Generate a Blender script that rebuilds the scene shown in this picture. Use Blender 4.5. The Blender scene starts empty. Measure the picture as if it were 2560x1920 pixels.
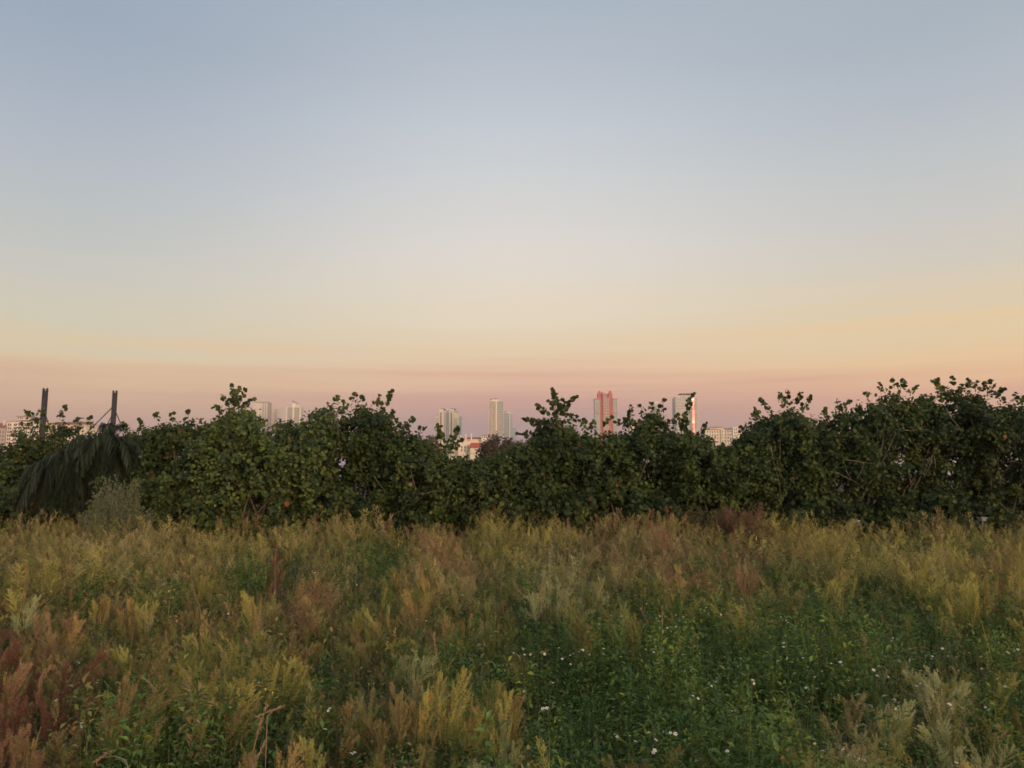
import bpy, math, random
import numpy as np
from mathutils import Vector, Matrix
rnd = random.Random(11)
R = np.random.default_rng(7)
scene = bpy.context.scene
C = scene.collection

# ------------------------------------------------------------------ camera
EYE = 2.3; F = 1934.0; PITCH = math.radians(6.8)
cam_d = bpy.data.cameras.new('camera'); cam = bpy.data.objects.new('camera', cam_d); C.objects.link(cam)
cam.location = (0, 0, EYE); cam.rotation_euler = (math.pi/2 + PITCH, 0, 0)
cam_d.sensor_width = 36; cam_d.lens = 36*F/2560; cam_d.clip_start = 0.05; cam_d.clip_end = 20000
scene.camera = cam
scene.view_settings.view_transform = 'Standard'; scene.view_settings.look = 'None'
scene.view_settings.exposure = 0.0; scene.view_settings.gamma = 1
scene.cycles.use_denoising = True
scene.cycles.max_bounces = 5; scene.cycles.diffuse_bounces = 2; scene.cycles.glossy_bounces = 2
scene.cycles.transmission_bounces = 3; scene.cycles.volume_bounces = 0
scene.cycles.filter_width = 1.7

def s2l(c):
    return tuple((v/255/12.92 if v/255 <= .04045 else ((v/255+.055)/1.055)**2.4) for v in c)
def ray(px, py):
    dx = (px-1280)/F; dy = (960-py)/F
    return Vector((dx, math.cos(PITCH)-dy*math.sin(PITCH), math.sin(PITCH)+dy*math.cos(PITCH)))
def at(px, py, Y):                       # pixel at depth Y -> point
    d = ray(px, py); t = Y/d.y
    return Vector((d.x*t, Y, EYE+d.z*t))
def elev(px, py):
    d = ray(px, py); return math.atan2(d.z, math.hypot(d.x, d.y))
CP, SP = math.cos(PITCH), math.sin(PITCH)
def proj(x, y, z):                       # arrays -> pixels
    zz = z-EYE
    fwd = y*CP+zz*SP; up = -y*SP+zz*CP
    return 1280+F*x/fwd, 960-F*up/fwd

# ------------------------------------------------------------------ sky / light
SUN_AZ = math.radians(150)               # clockwise from +Y: behind the camera, to the right
SUN_EL = math.radians(2.0)
w = bpy.data.worlds.new('World'); scene.world = w; w.use_nodes = True
nt = w.node_tree; N = nt.nodes; L = nt.links; N.clear()
def node(t, **kw):
    n = N.new(t)
    for k, v in kw.items(): setattr(n, k, v)
    return n
def mth(op, a, b=None, clamp=False):
    n = node('ShaderNodeMath', operation=op, use_clamp=clamp)
    for i, v in enumerate((a, b)):
        if v is None: continue
        if isinstance(v, (int, float)): n.inputs[i].default_value = v
        else: L.new(v, n.inputs[i])
    return n.outputs[0]
tc = node('ShaderNodeTexCoord'); sep = node('ShaderNodeSeparateXYZ'); L.new(tc.outputs['Generated'], sep.inputs[0])
el = mth('ARCSINE', sep.outputs[2]); az = mth('ARCTAN2', sep.outputs[0], sep.outputs[1])
# faint long cloud streaks: the elevation is nudged by stretched noise
mp = node('ShaderNodeMapping'); mp.inputs['Rotation'].default_value = (0, math.radians(-2.5), 0); mp.inputs['Scale'].default_value = (1.6, 1.6, 46); L.new(tc.outputs['Generated'], mp.inputs[0])
nz = node('ShaderNodeTexNoise'); nz.inputs['Scale'].default_value = 1.3; nz.inputs['Detail'].default_value = 4; L.new(mp.outputs[0], nz.inputs['Vector'])
tilt = mth('MULTIPLY', az, 0.035)
nud = mth('MULTIPLY', mth('SUBTRACT', nz.outputs[0], 0.5), 0.15)
win = mth('MULTIPLY', mth('MULTIPLY', mth('SUBTRACT', 0.30, el), 5.0, True), mth('MULTIPLY', mth('SUBTRACT', el, 0.055), 9.0, True))
eln = mth('ADD', el, mth('MULTIPLY', nud, win))
fac = mth('DIVIDE', eln, math.pi/2, True)
def ramp(col_px, samples, zen):
    r = node('ShaderNodeValToRGB'); L.new(fac, r.inputs[0]); cr = r.color_ramp; cr.interpolation = 'B_SPLINE' if False else 'EASE'
    cr.interpolation = 'LINEAR'
    pts = sorted([(max(elev(col_px, y), 0)/(math.pi/2), s2l(c)) for y, c in samples])
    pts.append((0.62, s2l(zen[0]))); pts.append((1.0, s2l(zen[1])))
    while len(cr.elements) < len(pts): cr.elements.new(0.5)
    for e, (p, c) in zip(cr.elements, pts): e.position = p; e.color = (*c, 1)
    return r.outputs[0]
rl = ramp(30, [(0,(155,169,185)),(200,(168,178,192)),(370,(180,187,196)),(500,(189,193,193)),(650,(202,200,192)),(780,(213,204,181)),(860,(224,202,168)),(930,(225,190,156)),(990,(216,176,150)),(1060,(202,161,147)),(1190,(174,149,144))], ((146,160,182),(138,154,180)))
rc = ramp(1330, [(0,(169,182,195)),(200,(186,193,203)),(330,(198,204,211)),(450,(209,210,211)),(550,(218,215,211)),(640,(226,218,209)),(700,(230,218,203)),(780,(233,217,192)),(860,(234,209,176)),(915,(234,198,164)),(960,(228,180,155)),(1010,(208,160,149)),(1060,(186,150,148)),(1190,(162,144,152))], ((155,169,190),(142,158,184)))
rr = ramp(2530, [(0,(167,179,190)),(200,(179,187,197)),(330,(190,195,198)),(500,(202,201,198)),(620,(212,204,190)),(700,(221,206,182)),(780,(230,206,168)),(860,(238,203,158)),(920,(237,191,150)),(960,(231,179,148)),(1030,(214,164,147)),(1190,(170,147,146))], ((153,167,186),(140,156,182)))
def mixc(f, a, b, bt='MIX'):
    n = node('ShaderNodeMix', data_type='RGBA', blend_type=bt)
    if isinstance(f, (int, float)): n.inputs[0].default_value = f
    else: L.new(f, n.inputs[0])
    for i, v in ((6, a), (7, b)):
        if isinstance(v, tuple): n.inputs[i].default_value = v
        else: L.new(v, n.inputs[i])
    return n.outputs[2]
A = math.radians(32.5)
fl = mth('DIVIDE', mth('MULTIPLY', az, -1), A, True); fr = mth('DIVIDE', az, A, True)
def smooth(f): return mth('MULTIPLY', mth('MULTIPLY', f, f), mth('SUBTRACT', 3, mth('MULTIPLY', f, 2)))
base = mixc(smooth(fl), mixc(smooth(fr), rc, rr), rl)
# glow of the low sun behind the camera
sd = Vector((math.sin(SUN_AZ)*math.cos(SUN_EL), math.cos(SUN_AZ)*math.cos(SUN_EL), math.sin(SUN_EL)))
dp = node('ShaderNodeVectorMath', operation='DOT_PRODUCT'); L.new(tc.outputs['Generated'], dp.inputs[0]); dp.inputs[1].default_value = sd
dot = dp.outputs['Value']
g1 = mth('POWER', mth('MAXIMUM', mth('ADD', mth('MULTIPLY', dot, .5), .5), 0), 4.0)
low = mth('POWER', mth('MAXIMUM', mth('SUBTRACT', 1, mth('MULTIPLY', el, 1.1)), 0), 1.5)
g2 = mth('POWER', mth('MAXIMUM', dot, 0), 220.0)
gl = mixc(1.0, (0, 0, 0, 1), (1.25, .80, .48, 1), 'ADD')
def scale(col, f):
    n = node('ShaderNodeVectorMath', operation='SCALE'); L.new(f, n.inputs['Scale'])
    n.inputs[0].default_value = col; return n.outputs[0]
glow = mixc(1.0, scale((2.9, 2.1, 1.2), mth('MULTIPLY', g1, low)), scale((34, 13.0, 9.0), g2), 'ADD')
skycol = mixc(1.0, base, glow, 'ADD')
sky = node('ShaderNodeTexSky', sky_type='NISHITA'); sky.sun_disc = False; sky.sun_elevation = SUN_EL; sky.sun_rotation = SUN_AZ
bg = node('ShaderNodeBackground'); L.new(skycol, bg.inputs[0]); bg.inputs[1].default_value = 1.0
bg2 = node('ShaderNodeBackground'); L.new(sky.outputs[0], bg2.inputs[0]); bg2.inputs[1].default_value = 0.02
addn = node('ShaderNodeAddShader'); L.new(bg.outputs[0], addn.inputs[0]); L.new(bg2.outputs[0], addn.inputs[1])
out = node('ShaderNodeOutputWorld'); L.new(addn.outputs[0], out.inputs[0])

sl = bpy.data.lights.new('sun', 'SUN'); sl.energy = 0.9; sl.angle = math.radians(12); sl.color = (1, .74, .55)
so = bpy.data.objects.new('sun', sl); C.objects.link(so)
so.rotation_euler = (-Vector((math.sin(SUN_AZ), math.cos(SUN_AZ), math.tan(math.radians(8)))).normalized()).to_track_quat('-Z', 'Y').to_euler()

# ------------------------------------------------------------------ helpers
class MB:
    """collects vertices and faces (numpy blocks) and links them as one mesh object"""
    def __init__(s): s.v = []; s.f = []; s.n = 0; s.c = []
    def add(s, verts, faces, col=None):
        verts = np.asarray(verts, dtype=np.float32).reshape(-1, 3)
        s.v.append(verts)
        faces = np.asarray(faces, dtype=np.int32)
        s.f.append(faces+s.n); s.n += len(verts)
        if col is not None: s.c.append(np.broadcast_to(np.asarray(col, dtype=np.float32), (len(verts), 3)))
    def mesh(s, name, mat, smooth=False):
        me = bpy.data.meshes.new(name)
        v = np.concatenate(s.v)
        lt = np.concatenate([np.full(len(f), f.shape[1], np.int32) for f in s.f])
        li = np.concatenate([f.ravel() for f in s.f])
        me.vertices.add(len(v)); me.vertices.foreach_set('co', v.ravel())
        me.loops.add(len(li)); me.loops.foreach_set('vertex_index', li)
        me.polygons.add(len(lt)); ls = np.concatenate([[0], np.cumsum(lt)[:-1]]).astype(np.int32)
        me.polygons.foreach_set('loop_start', ls); me.polygons.foreach_set('loop_total', lt)
        sm = smooth or name in ('crown', 'undergrowth', 'grass', 'trunk', 'bare_branch', 'frond', 'feathery_weed', 'dry_stalk', 'stem', 'flower_centre', 'petals')
        me.polygons.foreach_set('use_smooth', np.full(len(lt), sm, dtype=bool))
        me.update(calc_edges=True)
        if s.c:
            a = me.color_attributes.new('Col', 'FLOAT_COLOR', 'POINT')
            c = np.concatenate(s.c); a.data.foreach_set('color', np.hstack([c, np.ones((len(c), 1), np.float32)]).ravel())
        if mat: me.materials.append(mat)
        return me
    def build(s, name, mat, parent=None, smooth=False, loc=None):
        o = bpy.data.objects.new(name, s.mesh(name, mat, smooth)); C.objects.link(o)
        if loc is not None: o.location = loc
        if parent: o.parent = parent
        return o
    # solids
    def box(s, x0, x1, y0, y1, z0, z1, rot=0, piv=(0, 0)):
        v = np.array([(x, y, z) for z in (z0, z1) for x, y in ((x0,y0),(x1,y0),(x1,y1),(x0,y1))], float)
        if rot:
            c, sn = math.cos(rot), math.sin(rot); x = v[:,0]-piv[0]; y = v[:,1]-piv[1]
            v[:,0] = piv[0]+c*x-sn*y; v[:,1] = piv[1]+sn*x+c*y
        s.add(v, [(0,3,2,1),(4,5,6,7),(0,1,5,4),(1,2,6,5),(2,3,7,6),(3,0,4,7)])
    def prism(s, pts, z0, z1, top=None):
        """vertical prism over a plan outline; top = scale of the upper ring about the centroid"""
        n = len(pts); p = np.array(pts, float); c = p.mean(0); q = p if top is None else c+(p-c)*top
        v = np.vstack([np.c_[p, np.full(n, z0)], np.c_[q, np.full(n, z1)]])
        s.add(v, [(i, (i+1)%n, n+(i+1)%n, n+i) for i in range(n)])
        s.f.append(np.array([[s.n-1-i+0 for i in range(n)][::-1]], dtype=np.int32)) if n > 2 else None
    def tube(s, pts, rads, k=5):
        pts = np.asarray(pts, float); m = len(pts)
        d = np.gradient(pts, axis=0); d /= np.linalg.norm(d, axis=1, keepdims=True)+1e-9
        ref = np.array([0, 0, 1.]) if abs(d[0][2]) < .9 else np.array([1., 0, 0])
        u = np.cross(d, ref); u /= np.linalg.norm(u, axis=1, keepdims=True)+1e-9; w_ = np.cross(d, u)
        a = np.arange(k)*2*math.pi/k
        v = pts[:,None,:]+np.asarray(rads)[:,None,None]*(np.cos(a)[None,:,None]*u[:,None,:]+np.sin(a)[None,:,None]*w_[:,None,:])
        f = [(i*k+j, i*k+(j+1)%k, (i+1)*k+(j+1)%k, (i+1)*k+j) for i in range(m-1) for j in range(k)]
        s.add(v.reshape(-1, 3), f)

def tag(o, label=None, cat=None, group=None, kind=None):
    if label: o['label'] = label
    if cat: o['category'] = cat
    if group: o['group'] = group
    if kind: o['kind'] = kind
    return o
def empty(name, loc, label, cat, group=None):
    o = bpy.data.objects.new(name, None); C.objects.link(o); o.location = loc; o.empty_display_size = .2
    return tag(o, label, cat, group)
def norm(a): return a/(np.linalg.norm(a, axis=-1, keepdims=True)+1e-9)

# ------------------------------------------------------------------ materials
def mat_base(name):
    m = bpy.data.materials.new(name); m.use_nodes = True; t = m.node_tree
    return m, t, t.nodes['Principled BSDF']
def leafmat(name, cols, attr=False, transl=.22, rough=.55, spec=.3, objvar=.25, patch=0):
    """plant material: colour by leaf (random per island) or from the mesh's own colour attribute"""
    m, t, b = mat_base(name); n = t.nodes; l = t.links
    if attr:
        a = n.new('ShaderNodeAttribute'); a.attribute_name = 'Col'; col = a.outputs['Color']
    else:
        g = n.new('ShaderNodeNewGeometry'); r = n.new('ShaderNodeValToRGB'); l.new(g.outputs['Random Per Island'], r.inputs[0])
        r.color_ramp.interpolation = 'LINEAR'
        while len(r.color_ramp.elements) < len(cols): r.color_ramp.elements.new(.5)
        for i, (e, c) in enumerate(zip(r.color_ramp.elements, cols)):
            e.position = c[3] if len(c) > 3 else i/(len(cols)-1); e.color = (*c[:3], 1)
        oi = n.new('ShaderNodeObjectInfo'); mr = n.new('ShaderNodeMapRange'); l.new(oi.outputs['Random'], mr.inputs[0])
        mr.inputs[3].default_value = 1-objvar; mr.inputs[4].default_value = 1+objvar
        sc = n.new('ShaderNodeVectorMath'); sc.operation = 'SCALE'; l.new(r.outputs[0], sc.inputs[0]); l.new(mr.outputs[0], sc.inputs['Scale'])
        col = sc.outputs[0]
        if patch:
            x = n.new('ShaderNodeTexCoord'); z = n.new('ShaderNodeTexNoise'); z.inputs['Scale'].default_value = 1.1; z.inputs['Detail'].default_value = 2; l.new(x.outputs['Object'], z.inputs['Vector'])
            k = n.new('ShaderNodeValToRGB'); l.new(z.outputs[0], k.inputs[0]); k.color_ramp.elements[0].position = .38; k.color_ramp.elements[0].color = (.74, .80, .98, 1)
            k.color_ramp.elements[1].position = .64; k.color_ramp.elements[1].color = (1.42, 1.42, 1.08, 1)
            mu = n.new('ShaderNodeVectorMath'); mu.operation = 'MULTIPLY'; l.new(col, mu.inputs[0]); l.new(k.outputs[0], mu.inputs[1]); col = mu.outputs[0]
    l.new(col, b.inputs['Base Color']); b.inputs['Roughness'].default_value = rough; b.inputs['Specular IOR Level'].default_value = spec
    tr = n.new('ShaderNodeBsdfTranslucent'); l.new(col, tr.inputs[0])
    mx = n.new('ShaderNodeMixShader'); mx.inputs[0].default_value = transl
    l.new(b.outputs[0], mx.inputs[1]); l.new(tr.outputs[0], mx.inputs[2]); l.new(mx.outputs[0], n['Material Output'].inputs[0])
    return m
def surf(name, c, rough=.7, metal=0, var=.15, scale=.3, spec=.4, c2=None):
    m, t, b = mat_base(name); n = t.nodes; l = t.links
    x = n.new('ShaderNodeTexCoord'); z = n.new('ShaderNodeTexNoise'); z.inputs['Scale'].default_value = scale; z.inputs['Detail'].default_value = 5
    l.new(x.outputs['Object'], z.inputs['Vector']); r = n.new('ShaderNodeValToRGB'); l.new(z.outputs[0], r.inputs[0])
    c2 = c2 or tuple(v*(1-var) for v in c)
    r.color_ramp.elements[0].position = .35; r.color_ramp.elements[0].color = (*c2, 1)
    r.color_ramp.elements[1].position = .65; r.color_ramp.elements[1].color = (*[min(v*(1+var*.5), 1) for v in c], 1)
    l.new(r.outputs[0], b.inputs['Base Color']); b.inputs['Roughness'].default_value = rough; b.inputs['Metallic'].default_value = metal
    b.inputs['Specular IOR Level'].default_value = spec
    return m

# ------------------------------------------------------------------ ground
def terrain(x, y):
    return .10*np.sin(x*.31+1.3)*np.cos(y*.27)+.06*np.sin(x*.9+y*.6)
xs = np.concatenate([[-6000, -1500, -300, -80], np.linspace(-40, 40, 81), [80, 300, 1500, 6000]])
ys = np.concatenate([[-3000, -300, -60, -20], np.linspace(-8, 40, 61), [60, 120, 400, 1500, 7000]])
gx, gy = np.meshgrid(xs, ys); fade = np.clip(1-np.maximum(np.abs(gx)-35, np.maximum(gy-38, -gy-6))/10, 0, 1)
gz = terrain(gx, gy)*fade
nx = len(xs); idx = np.arange(nx*len(ys)).reshape(len(ys), nx)
g = MB(); g.add(np.stack([gx, gy, gz], -1), np.stack([idx[:-1,:-1], idx[:-1,1:], idx[1:,1:], idx[1:,:-1]], -1).reshape(-1, 4))
gm = surf('soil', (.040, .034, .018), rough=.95, var=.3, scale=.8, c2=(.018, .022, .009))
tag(g.build('ground', gm, smooth=True), kind='structure')

# ------------------------------------------------------------------ field colour map (in ground coordinates, read through the photo)
# x, y, rx, ry (pixels), palette name, strength
PAL = {  # base colours (linear)
 'olive': (.275, .275, .090), 'yellow': (.44, .395, .125), 'tan': (.41, .345, .165), 'rust': (.33, .205, .120),
 'deep': (.185, .095, .062), 'pale': (.40, .40, .20), 'green': (.125, .200, .048), 'orange': (.43, .310, .125), 'brown': (.28, .215, .095)}
BLOBS = [
 (40,1740,95,190,'deep',2.2),(110,1560,80,50,'rust',1.0),(20,1500,60,60,'yellow',1.2),(150,1660,150,120,'brown',1.0),(90,1600,120,60,'orange',.8),
 (560,1720,120,110,'yellow',1.8),(640,1600,80,60,'yellow',1.2),(350,1520,160,60,'orange',1.2),(300,1640,120,60,'olive',1.2),
 (900,1800,130,110,'brown',1.4),(1160,1770,110,100,'yellow',2.0),(1255,1900,50,40,'pale',2.2),(700,1900,60,30,'orange',1.8),(840,1830,90,90,'olive',1.2),
 (1395,1460,60,55,'pale',1.8),(1060,1440,60,40,'orange',1.9),(1170,1440,60,35,'tan',1.6),(770,1480,60,60,'rust',1.5),(688,1400,20,60,'deep',1.5),
 (740,1530,60,50,'rust',1.1),(1110,1350,50,50,'rust',.9),(1330,1340,70,45,'yellow',1.4),(1450,1380,110,60,'tan',1.3),(1200,1330,60,40,'olive',1.0),
 (1675,1350,35,60,'rust',1.8),(1855,1410,40,70,'rust',1.2),(1600,1320,90,30,'tan',1.2),(1500,1340,40,50,'rust',1.2),
 (2100,1440,45,60,'yellow',2.0),(2400,1430,130,70,'yellow',1.7),(2330,1380,80,30,'tan',1.4),(2540,1420,40,50,'rust',1.2),(2200,1330,200,25,'yellow',1.1),
 (2340,1730,60,70,'pale',2.2),(2180,1780,60,80,'pale',2.0),(2410,1850,50,60,'pale',1.8),(2080,1850,50,60,'pale',1.6),(2430,1640,60,50,'olive',1.2),
 (1010,1600,110,60,'pale',1.0),(880,1540,90,50,'olive',1.1),(1280,1600,60,120,'olive',.9),(2000,1340,70,30,'orange',1.2),(1980,1320,60,30,'yellow',1.2),
 (300,1335,160,30,'tan',1.0),(490,1400,40,40,'orange',1.4),(120,1420,50,50,'yellow',1.2),(240,1380,40,30,'yellow',1.0),(640,1340,100,25,'yellow',1.0),
 (1700,1600,330,110,'green',1.6),(1500,1750,300,140,'green',2.2),(1800,1800,280,140,'green',2.2),(2150,1560,220,80,'green',1.2),(420,1820,160,90,'green',1.8),
 (760,1770,70,60,'green',1.2),(960,1400,80,40,'green',1.1),(720,1440,60,30,'green',.7),(2400,1550,120,60,'green',1.0),(600,1440,120,40,'green',.7),(200,1460,200,40,'green',.5),
 (2250,1350,60,15,'green',1.3),(2420,1350,60,18,'green',1.3),(1320,1450,40,40,'green',.8),(2060,1700,80,70,'green',1.3),(2450,1760,80,90,'green',.8),
 (850,1430,60,20,'tan',.8),(1560,1420,60,40,'brown',1.2),(1900,1600,90,60,'green',1.0),(1450,1520,80,30,'olive',1.0),(1740,1500,130,30,'yellow',1.0),(1900,1500,60,30,'yellow',1.0)]
NAMES = list(PAL)
BIDX = np.array([NAMES.index(b[4]) for b in BLOBS]); BB = np.array([b[:4]+(b[5],) for b in BLOBS], float)
def weights(px, py):
    """palette weights per point, shape (n, len(NAMES))"""
    d = np.exp(-(((px[:,None]-BB[:,0])/BB[:,2])**2+((py[:,None]-BB[:,1])/BB[:,3])**2)*.8)*BB[:,4]*3
    W = np.zeros((len(px), len(NAMES)))
    for j in range(len(BLOBS)): W[:,BIDX[j]] += d[:,j]
    far = np.clip((1450-py)/120, 0, 1)
    W[:,NAMES.index('olive')] += .55; W[:,NAMES.index('tan')] += .16+.22*far; W[:,NAMES.index('yellow')] += .16+.12*far
    W[:,NAMES.index('green')] += .38-.14*far; W[:,NAMES.index('orange')] += .08; W[:,NAMES.index('rust')] += .03+.03*far; W[:,NAMES.index('brown')] += .16
    return W/W.sum(1, keepdims=True)
def pick(W):
    u = R.random(len(W))[:,None]; return (np.cumsum(W, 1) < u).sum(1).clip(0, len(NAMES)-1)
PALA = np.array([PAL[n] for n in NAMES])*.93
def canopy(x, y):
    """top of the leafy growth: mounds and hollows a metre or two across"""
    a = np.sin(x*1.1+y*.7+.5)*np.cos(y*.9-x*.35); b = np.sin(x*2.7-y*1.9+1)*np.cos(y*2.3+x*.8); c = np.sin(x*5.1+y*3.3)*np.cos(y*4.7-x*2.9)
    return .54+.13*a+.18*b+.11*c

def scatter(n, y0, y1, margin=1.12, power=1.0):
    """points over the part of the field that the camera and its neighbours can see"""
    u = R.random(n); y = np.sqrt(y0*y0+u*(y1*y1-y0*y0)) if power == 1 else y0+(y1-y0)*u**power
    x = (R.random(n)*2-1)*y*.675*margin+(R.random(n)*2-1)*.8
    return x, y

# ------------------------------------------------------------------ undergrowth: leafy stems (nobody could count them)
def leaf_quads(mb, p, d, up, ln, wd, col, fold=.25):
    """n bent diamond leaves. p base, d direction, up normal hint"""
    s_ = norm(np.cross(d, up)); nrm = norm(np.cross(s_, d))
    a = p; tip = p+d*ln[:,None]-nrm*(ln*.15)[:,None]
    m1 = p+d*(ln*.45)[:,None]+s_*(wd*.5)[:,None]+nrm*(wd*fold)[:,None]
    m2 = p+d*(ln*.45)[:,None]-s_*(wd*.5)[:,None]+nrm*(wd*fold)[:,None]
    v = np.stack([a, m1, tip, m2], 1); n = len(p)
    k = np.arange(n)*4
    mb.add(v, np.concatenate([np.stack([k, k+1, k+2], 1), np.stack([k, k+2, k+3], 1)]), np.repeat(col, 4, 0))
weedmat = leafmat('weed_leaf', None, attr=True, transl=.28)
def undergrowth(n_stem, y0, y1, nl, ln, wd):
    x, y = scatter(n_stem, y0, y1)
    h = canopy(x, y)*(.55+.55*R.random(n_stem))*np.where(R.random(n_stem) < .10, 1.35, 1); z0 = terrain(x, y)
    px, py = proj(x, y, z0+h); W = weights(px, py); g_ = W[:,NAMES.index('green')]
    lush = np.clip(g_*1.6, 0, 1); h *= .85+.35*lush
    ki = pick(W)
    lean = R.normal(0, .16, (n_stem, 2))
    t = R.random((n_stem, nl))**.75
    P = np.stack([x[:,None]+lean[:,0:1]*t*h[:,None], y[:,None]+lean[:,1:2]*t*h[:,None], z0[:,None]+t*h[:,None]], -1).reshape(-1, 3)
    a = R.random(n_stem*nl)*2*math.pi; e = R.normal(.15, .5, n_stem*nl)
    D = np.stack([np.cos(a)*np.cos(e), np.sin(a)*np.cos(e), np.sin(e)], -1)
    P = P+D*R.random(n_stem*nl)[:,None]*.09
    up = np.tile([0, 0, 1.], (n_stem*nl, 1))+R.normal(0, .35, (n_stem*nl, 3))
    base = np.where((R.random(n_stem) < .30+.65*lush)[:,None], PALA[NAMES.index('green')], PALA[ki]*.8)
    base = base*(.6+.7*R.random((n_stem, 1)))*np.where(R.random((n_stem, 1)) < .3, np.array([[.75, .9, .9]]), 1)
    yel = (R.random(n_stem) < .15)[:,None]; base = np.where(yel, base*np.array([1.8, 1.4, .9]), base)
    col = np.repeat(base, nl, 0)*(.75+.5*R.random((n_stem*nl, 1)))
    s = np.repeat(.55+.9*R.random(n_stem)**2.2, nl)*(.7+.6*R.random(n_stem*nl))
    mb = MB(); leaf_quads(mb, P, D, up, ln*s, wd*s, col)
    # stems
    k = n_stem; b0 = np.stack([x, y, z0], 1); tp = np.stack([x+lean[:,0]*h, y+lean[:,1]*h, z0+h], 1)
    sw = np.stack([np.full(k, .0035), np.zeros(k), np.zeros(k)], 1)*(1+y[:,None]*.05)
    v = np.stack([b0-sw, b0+sw, tp], 1); i = np.arange(k)*3
    mb.add(v, np.stack([i, i+1, i+2], 1), np.repeat(base*1.1, 3, 0))
    return mb
near = undergrowth(9000, 3.0, 8.5, 40, .050, .021)
mid = undergrowth(11000, 8.5, 15, 24, .06, .027)
far = undergrowth(14000, 15, 27.5, 14, .09, .036)
def merge(*ms):
    out_ = MB()
    for m_ in ms:
        for f_ in m_.f: out_.f.append(f_+out_.n)
        out_.v += m_.v; out_.c += m_.c; out_.n += m_.n
    return out_
tag(merge(near, mid, far).build('undergrowth', weedmat), 'tangle of low leafy green and olive weeds filling the field between the plumes', 'undergrowth', kind='stuff')

# grass: blades and dry stalks
def blades(n, y0, y1, hmin, hmax, wd, cols, seg=3, droop=.5, margin=1.12):
    x, y = scatter(n, y0, y1, margin); z0 = terrain(x, y); h = hmin+(hmax-hmin)*R.random(n)
    a = R.random(n)*2*math.pi; d = np.stack([np.cos(a), np.sin(a), np.zeros(n)], 1); s_ = np.stack([-np.sin(a), np.cos(a), np.zeros(n)], 1)
    dr = droop*R.random(n)**1.5
    rows = []
    for i in range(seg+1):
        t = i/seg; c = np.stack([x, y, z0], 1)+d*(dr*h*t**2.2)[:,None]; c[:,2] += h*(t-dr*.35*t**3)
        w_ = wd*(1-t)**.7*.5*(1+y*.06)
        rows += [c-s_*w_[:,None], c+s_*w_[:,None]]
    v = np.stack(rows, 1); m = 2*(seg+1); k = (np.arange(n)*m)[:,None]
    f = np.concatenate([k+np.array([2*i, 2*i+1, 2*i+3, 2*i+2]) for i in range(seg)])
    col = np.array(cols)[R.integers(0, len(cols), n)]*(.6+.7*R.random((n, 1)))
    mb = MB(); mb.add(v, f, np.repeat(col, m, 0)); return mb
gcols = [(.25,.21,.09),(.18,.19,.06),(.34,.28,.15),(.28,.19,.10),(.15,.17,.06)]
gr = merge(blades(9000, 3, 9, .35, .80, .005, gcols), blades(18000, 9, 17, .3, .8, .006, gcols, droop=1.2), blades(22000, 17, 27.6, .3, .8, .007, gcols, droop=1.2))
tag(gr.build('grass', weedmat), 'thin dry and green grass blades standing all through the field', 'grass', kind='stuff')

# ------------------------------------------------------------------ plumes
def plume_geo(seed, h=1.0, wide=.2, n_br=16, per=26, hair=.02, hw=.0035, nod=0.0, nh=3):
    """one feathery plume along z from 0 to h: a leader and fingers that leave it and curve upward, all clothed in short hairs"""
    r = np.random.default_rng(seed)
    t0 = np.concatenate([[0.0], (np.arange(n_br-1)+r.random(n_br-1))/(n_br-1)*.80])
    a = r.random(n_br)*6.283; ln = (.30+.30*r.random(n_br))*(1.05-t0)*h; ln[0] = h
    out = wide*h*(.35+.75*r.random(n_br))*(1-t0*.8); out[0] = 0
    u = (np.arange(per)+.5)/per; U = u[None,:]
    axf = lambda t: (.05*np.sin(t*3+seed)*h+nod*t**3*h, .04*np.cos(t*2.6+seed*2)*h, t*h-abs(nod)*.55*t**4*h)
    bx, by, bz = axf(t0); lx, ly, lz = axf(u)
    P = np.stack([bx[:,None]+np.cos(a)[:,None]*out[:,None]*np.sin(U*1.35), by[:,None]+np.sin(a)[:,None]*out[:,None]*np.sin(U*1.35),
                  bz[:,None]+ln[:,None]*U**1.15+out[:,None]*.1*U], 2)
    P[0] = np.stack([lx, ly, lz], 1)
    P[1:,:,0] += nod*.5*U**2*ln[1:,None]; P[1:,:,2] -= abs(nod)*.6*U**2*ln[1:,None]
    T = norm(np.gradient(P, axis=1)); taper = (np.sin(math.pi*np.clip(U*.80+.18, 0, 1))**.7)*np.ones((n_br, 1))
    P = np.repeat(P.reshape(-1, 3), nh, 0); T = np.repeat(T.reshape(-1, 3), nh, 0); tp = np.repeat(taper.ravel(), nh)
    m = len(P); H = norm(T*.75+r.normal(0, .62, (m, 3))); S = norm(np.cross(H, r.normal(0, 1, (m, 3))))
    P = P+H*(r.random(m)*.012*tp)[:,None]+T*r.normal(0, .006, m)[:,None]
    l_ = hair*(.6+1.0*r.random(m))*tp+.006
    return np.stack([P-S*hw*.5, P+S*hw*.5, P+H*l_[:,None]], 1)
def ring_tubes(mb, pts, r0, r1, k=4): mb.tube(pts, np.linspace(r0, r1, len(pts)), k)
PLUMES = []
for i in range(12):
    nod = (0, .14, -.1, .05, .34, -.28, .2, -.45, .08, .5, -.18, .26)[i]; mb = MB()
    if i % 3 == 0: v = plume_geo(i*5+3, 1.0, .10, n_br=9, per=44, hair=.026, hw=.005, nod=nod, nh=6)
    elif i % 3 == 1: v = plume_geo(i*5+3, 1.0, .30, n_br=34, per=24, hair=.022, hw=.0042, nod=nod, nh=4)
    else: v = plume_geo(i*5+3, 1.0, .20, n_br=22, per=28, hair=.032, hw=.005, nod=nod, nh=5)
    k = np.arange(len(v))*3; mb.add(v, np.stack([k, k+1, k+2], 1)); PLUMES.append(mb.mesh('plume', None))
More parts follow.
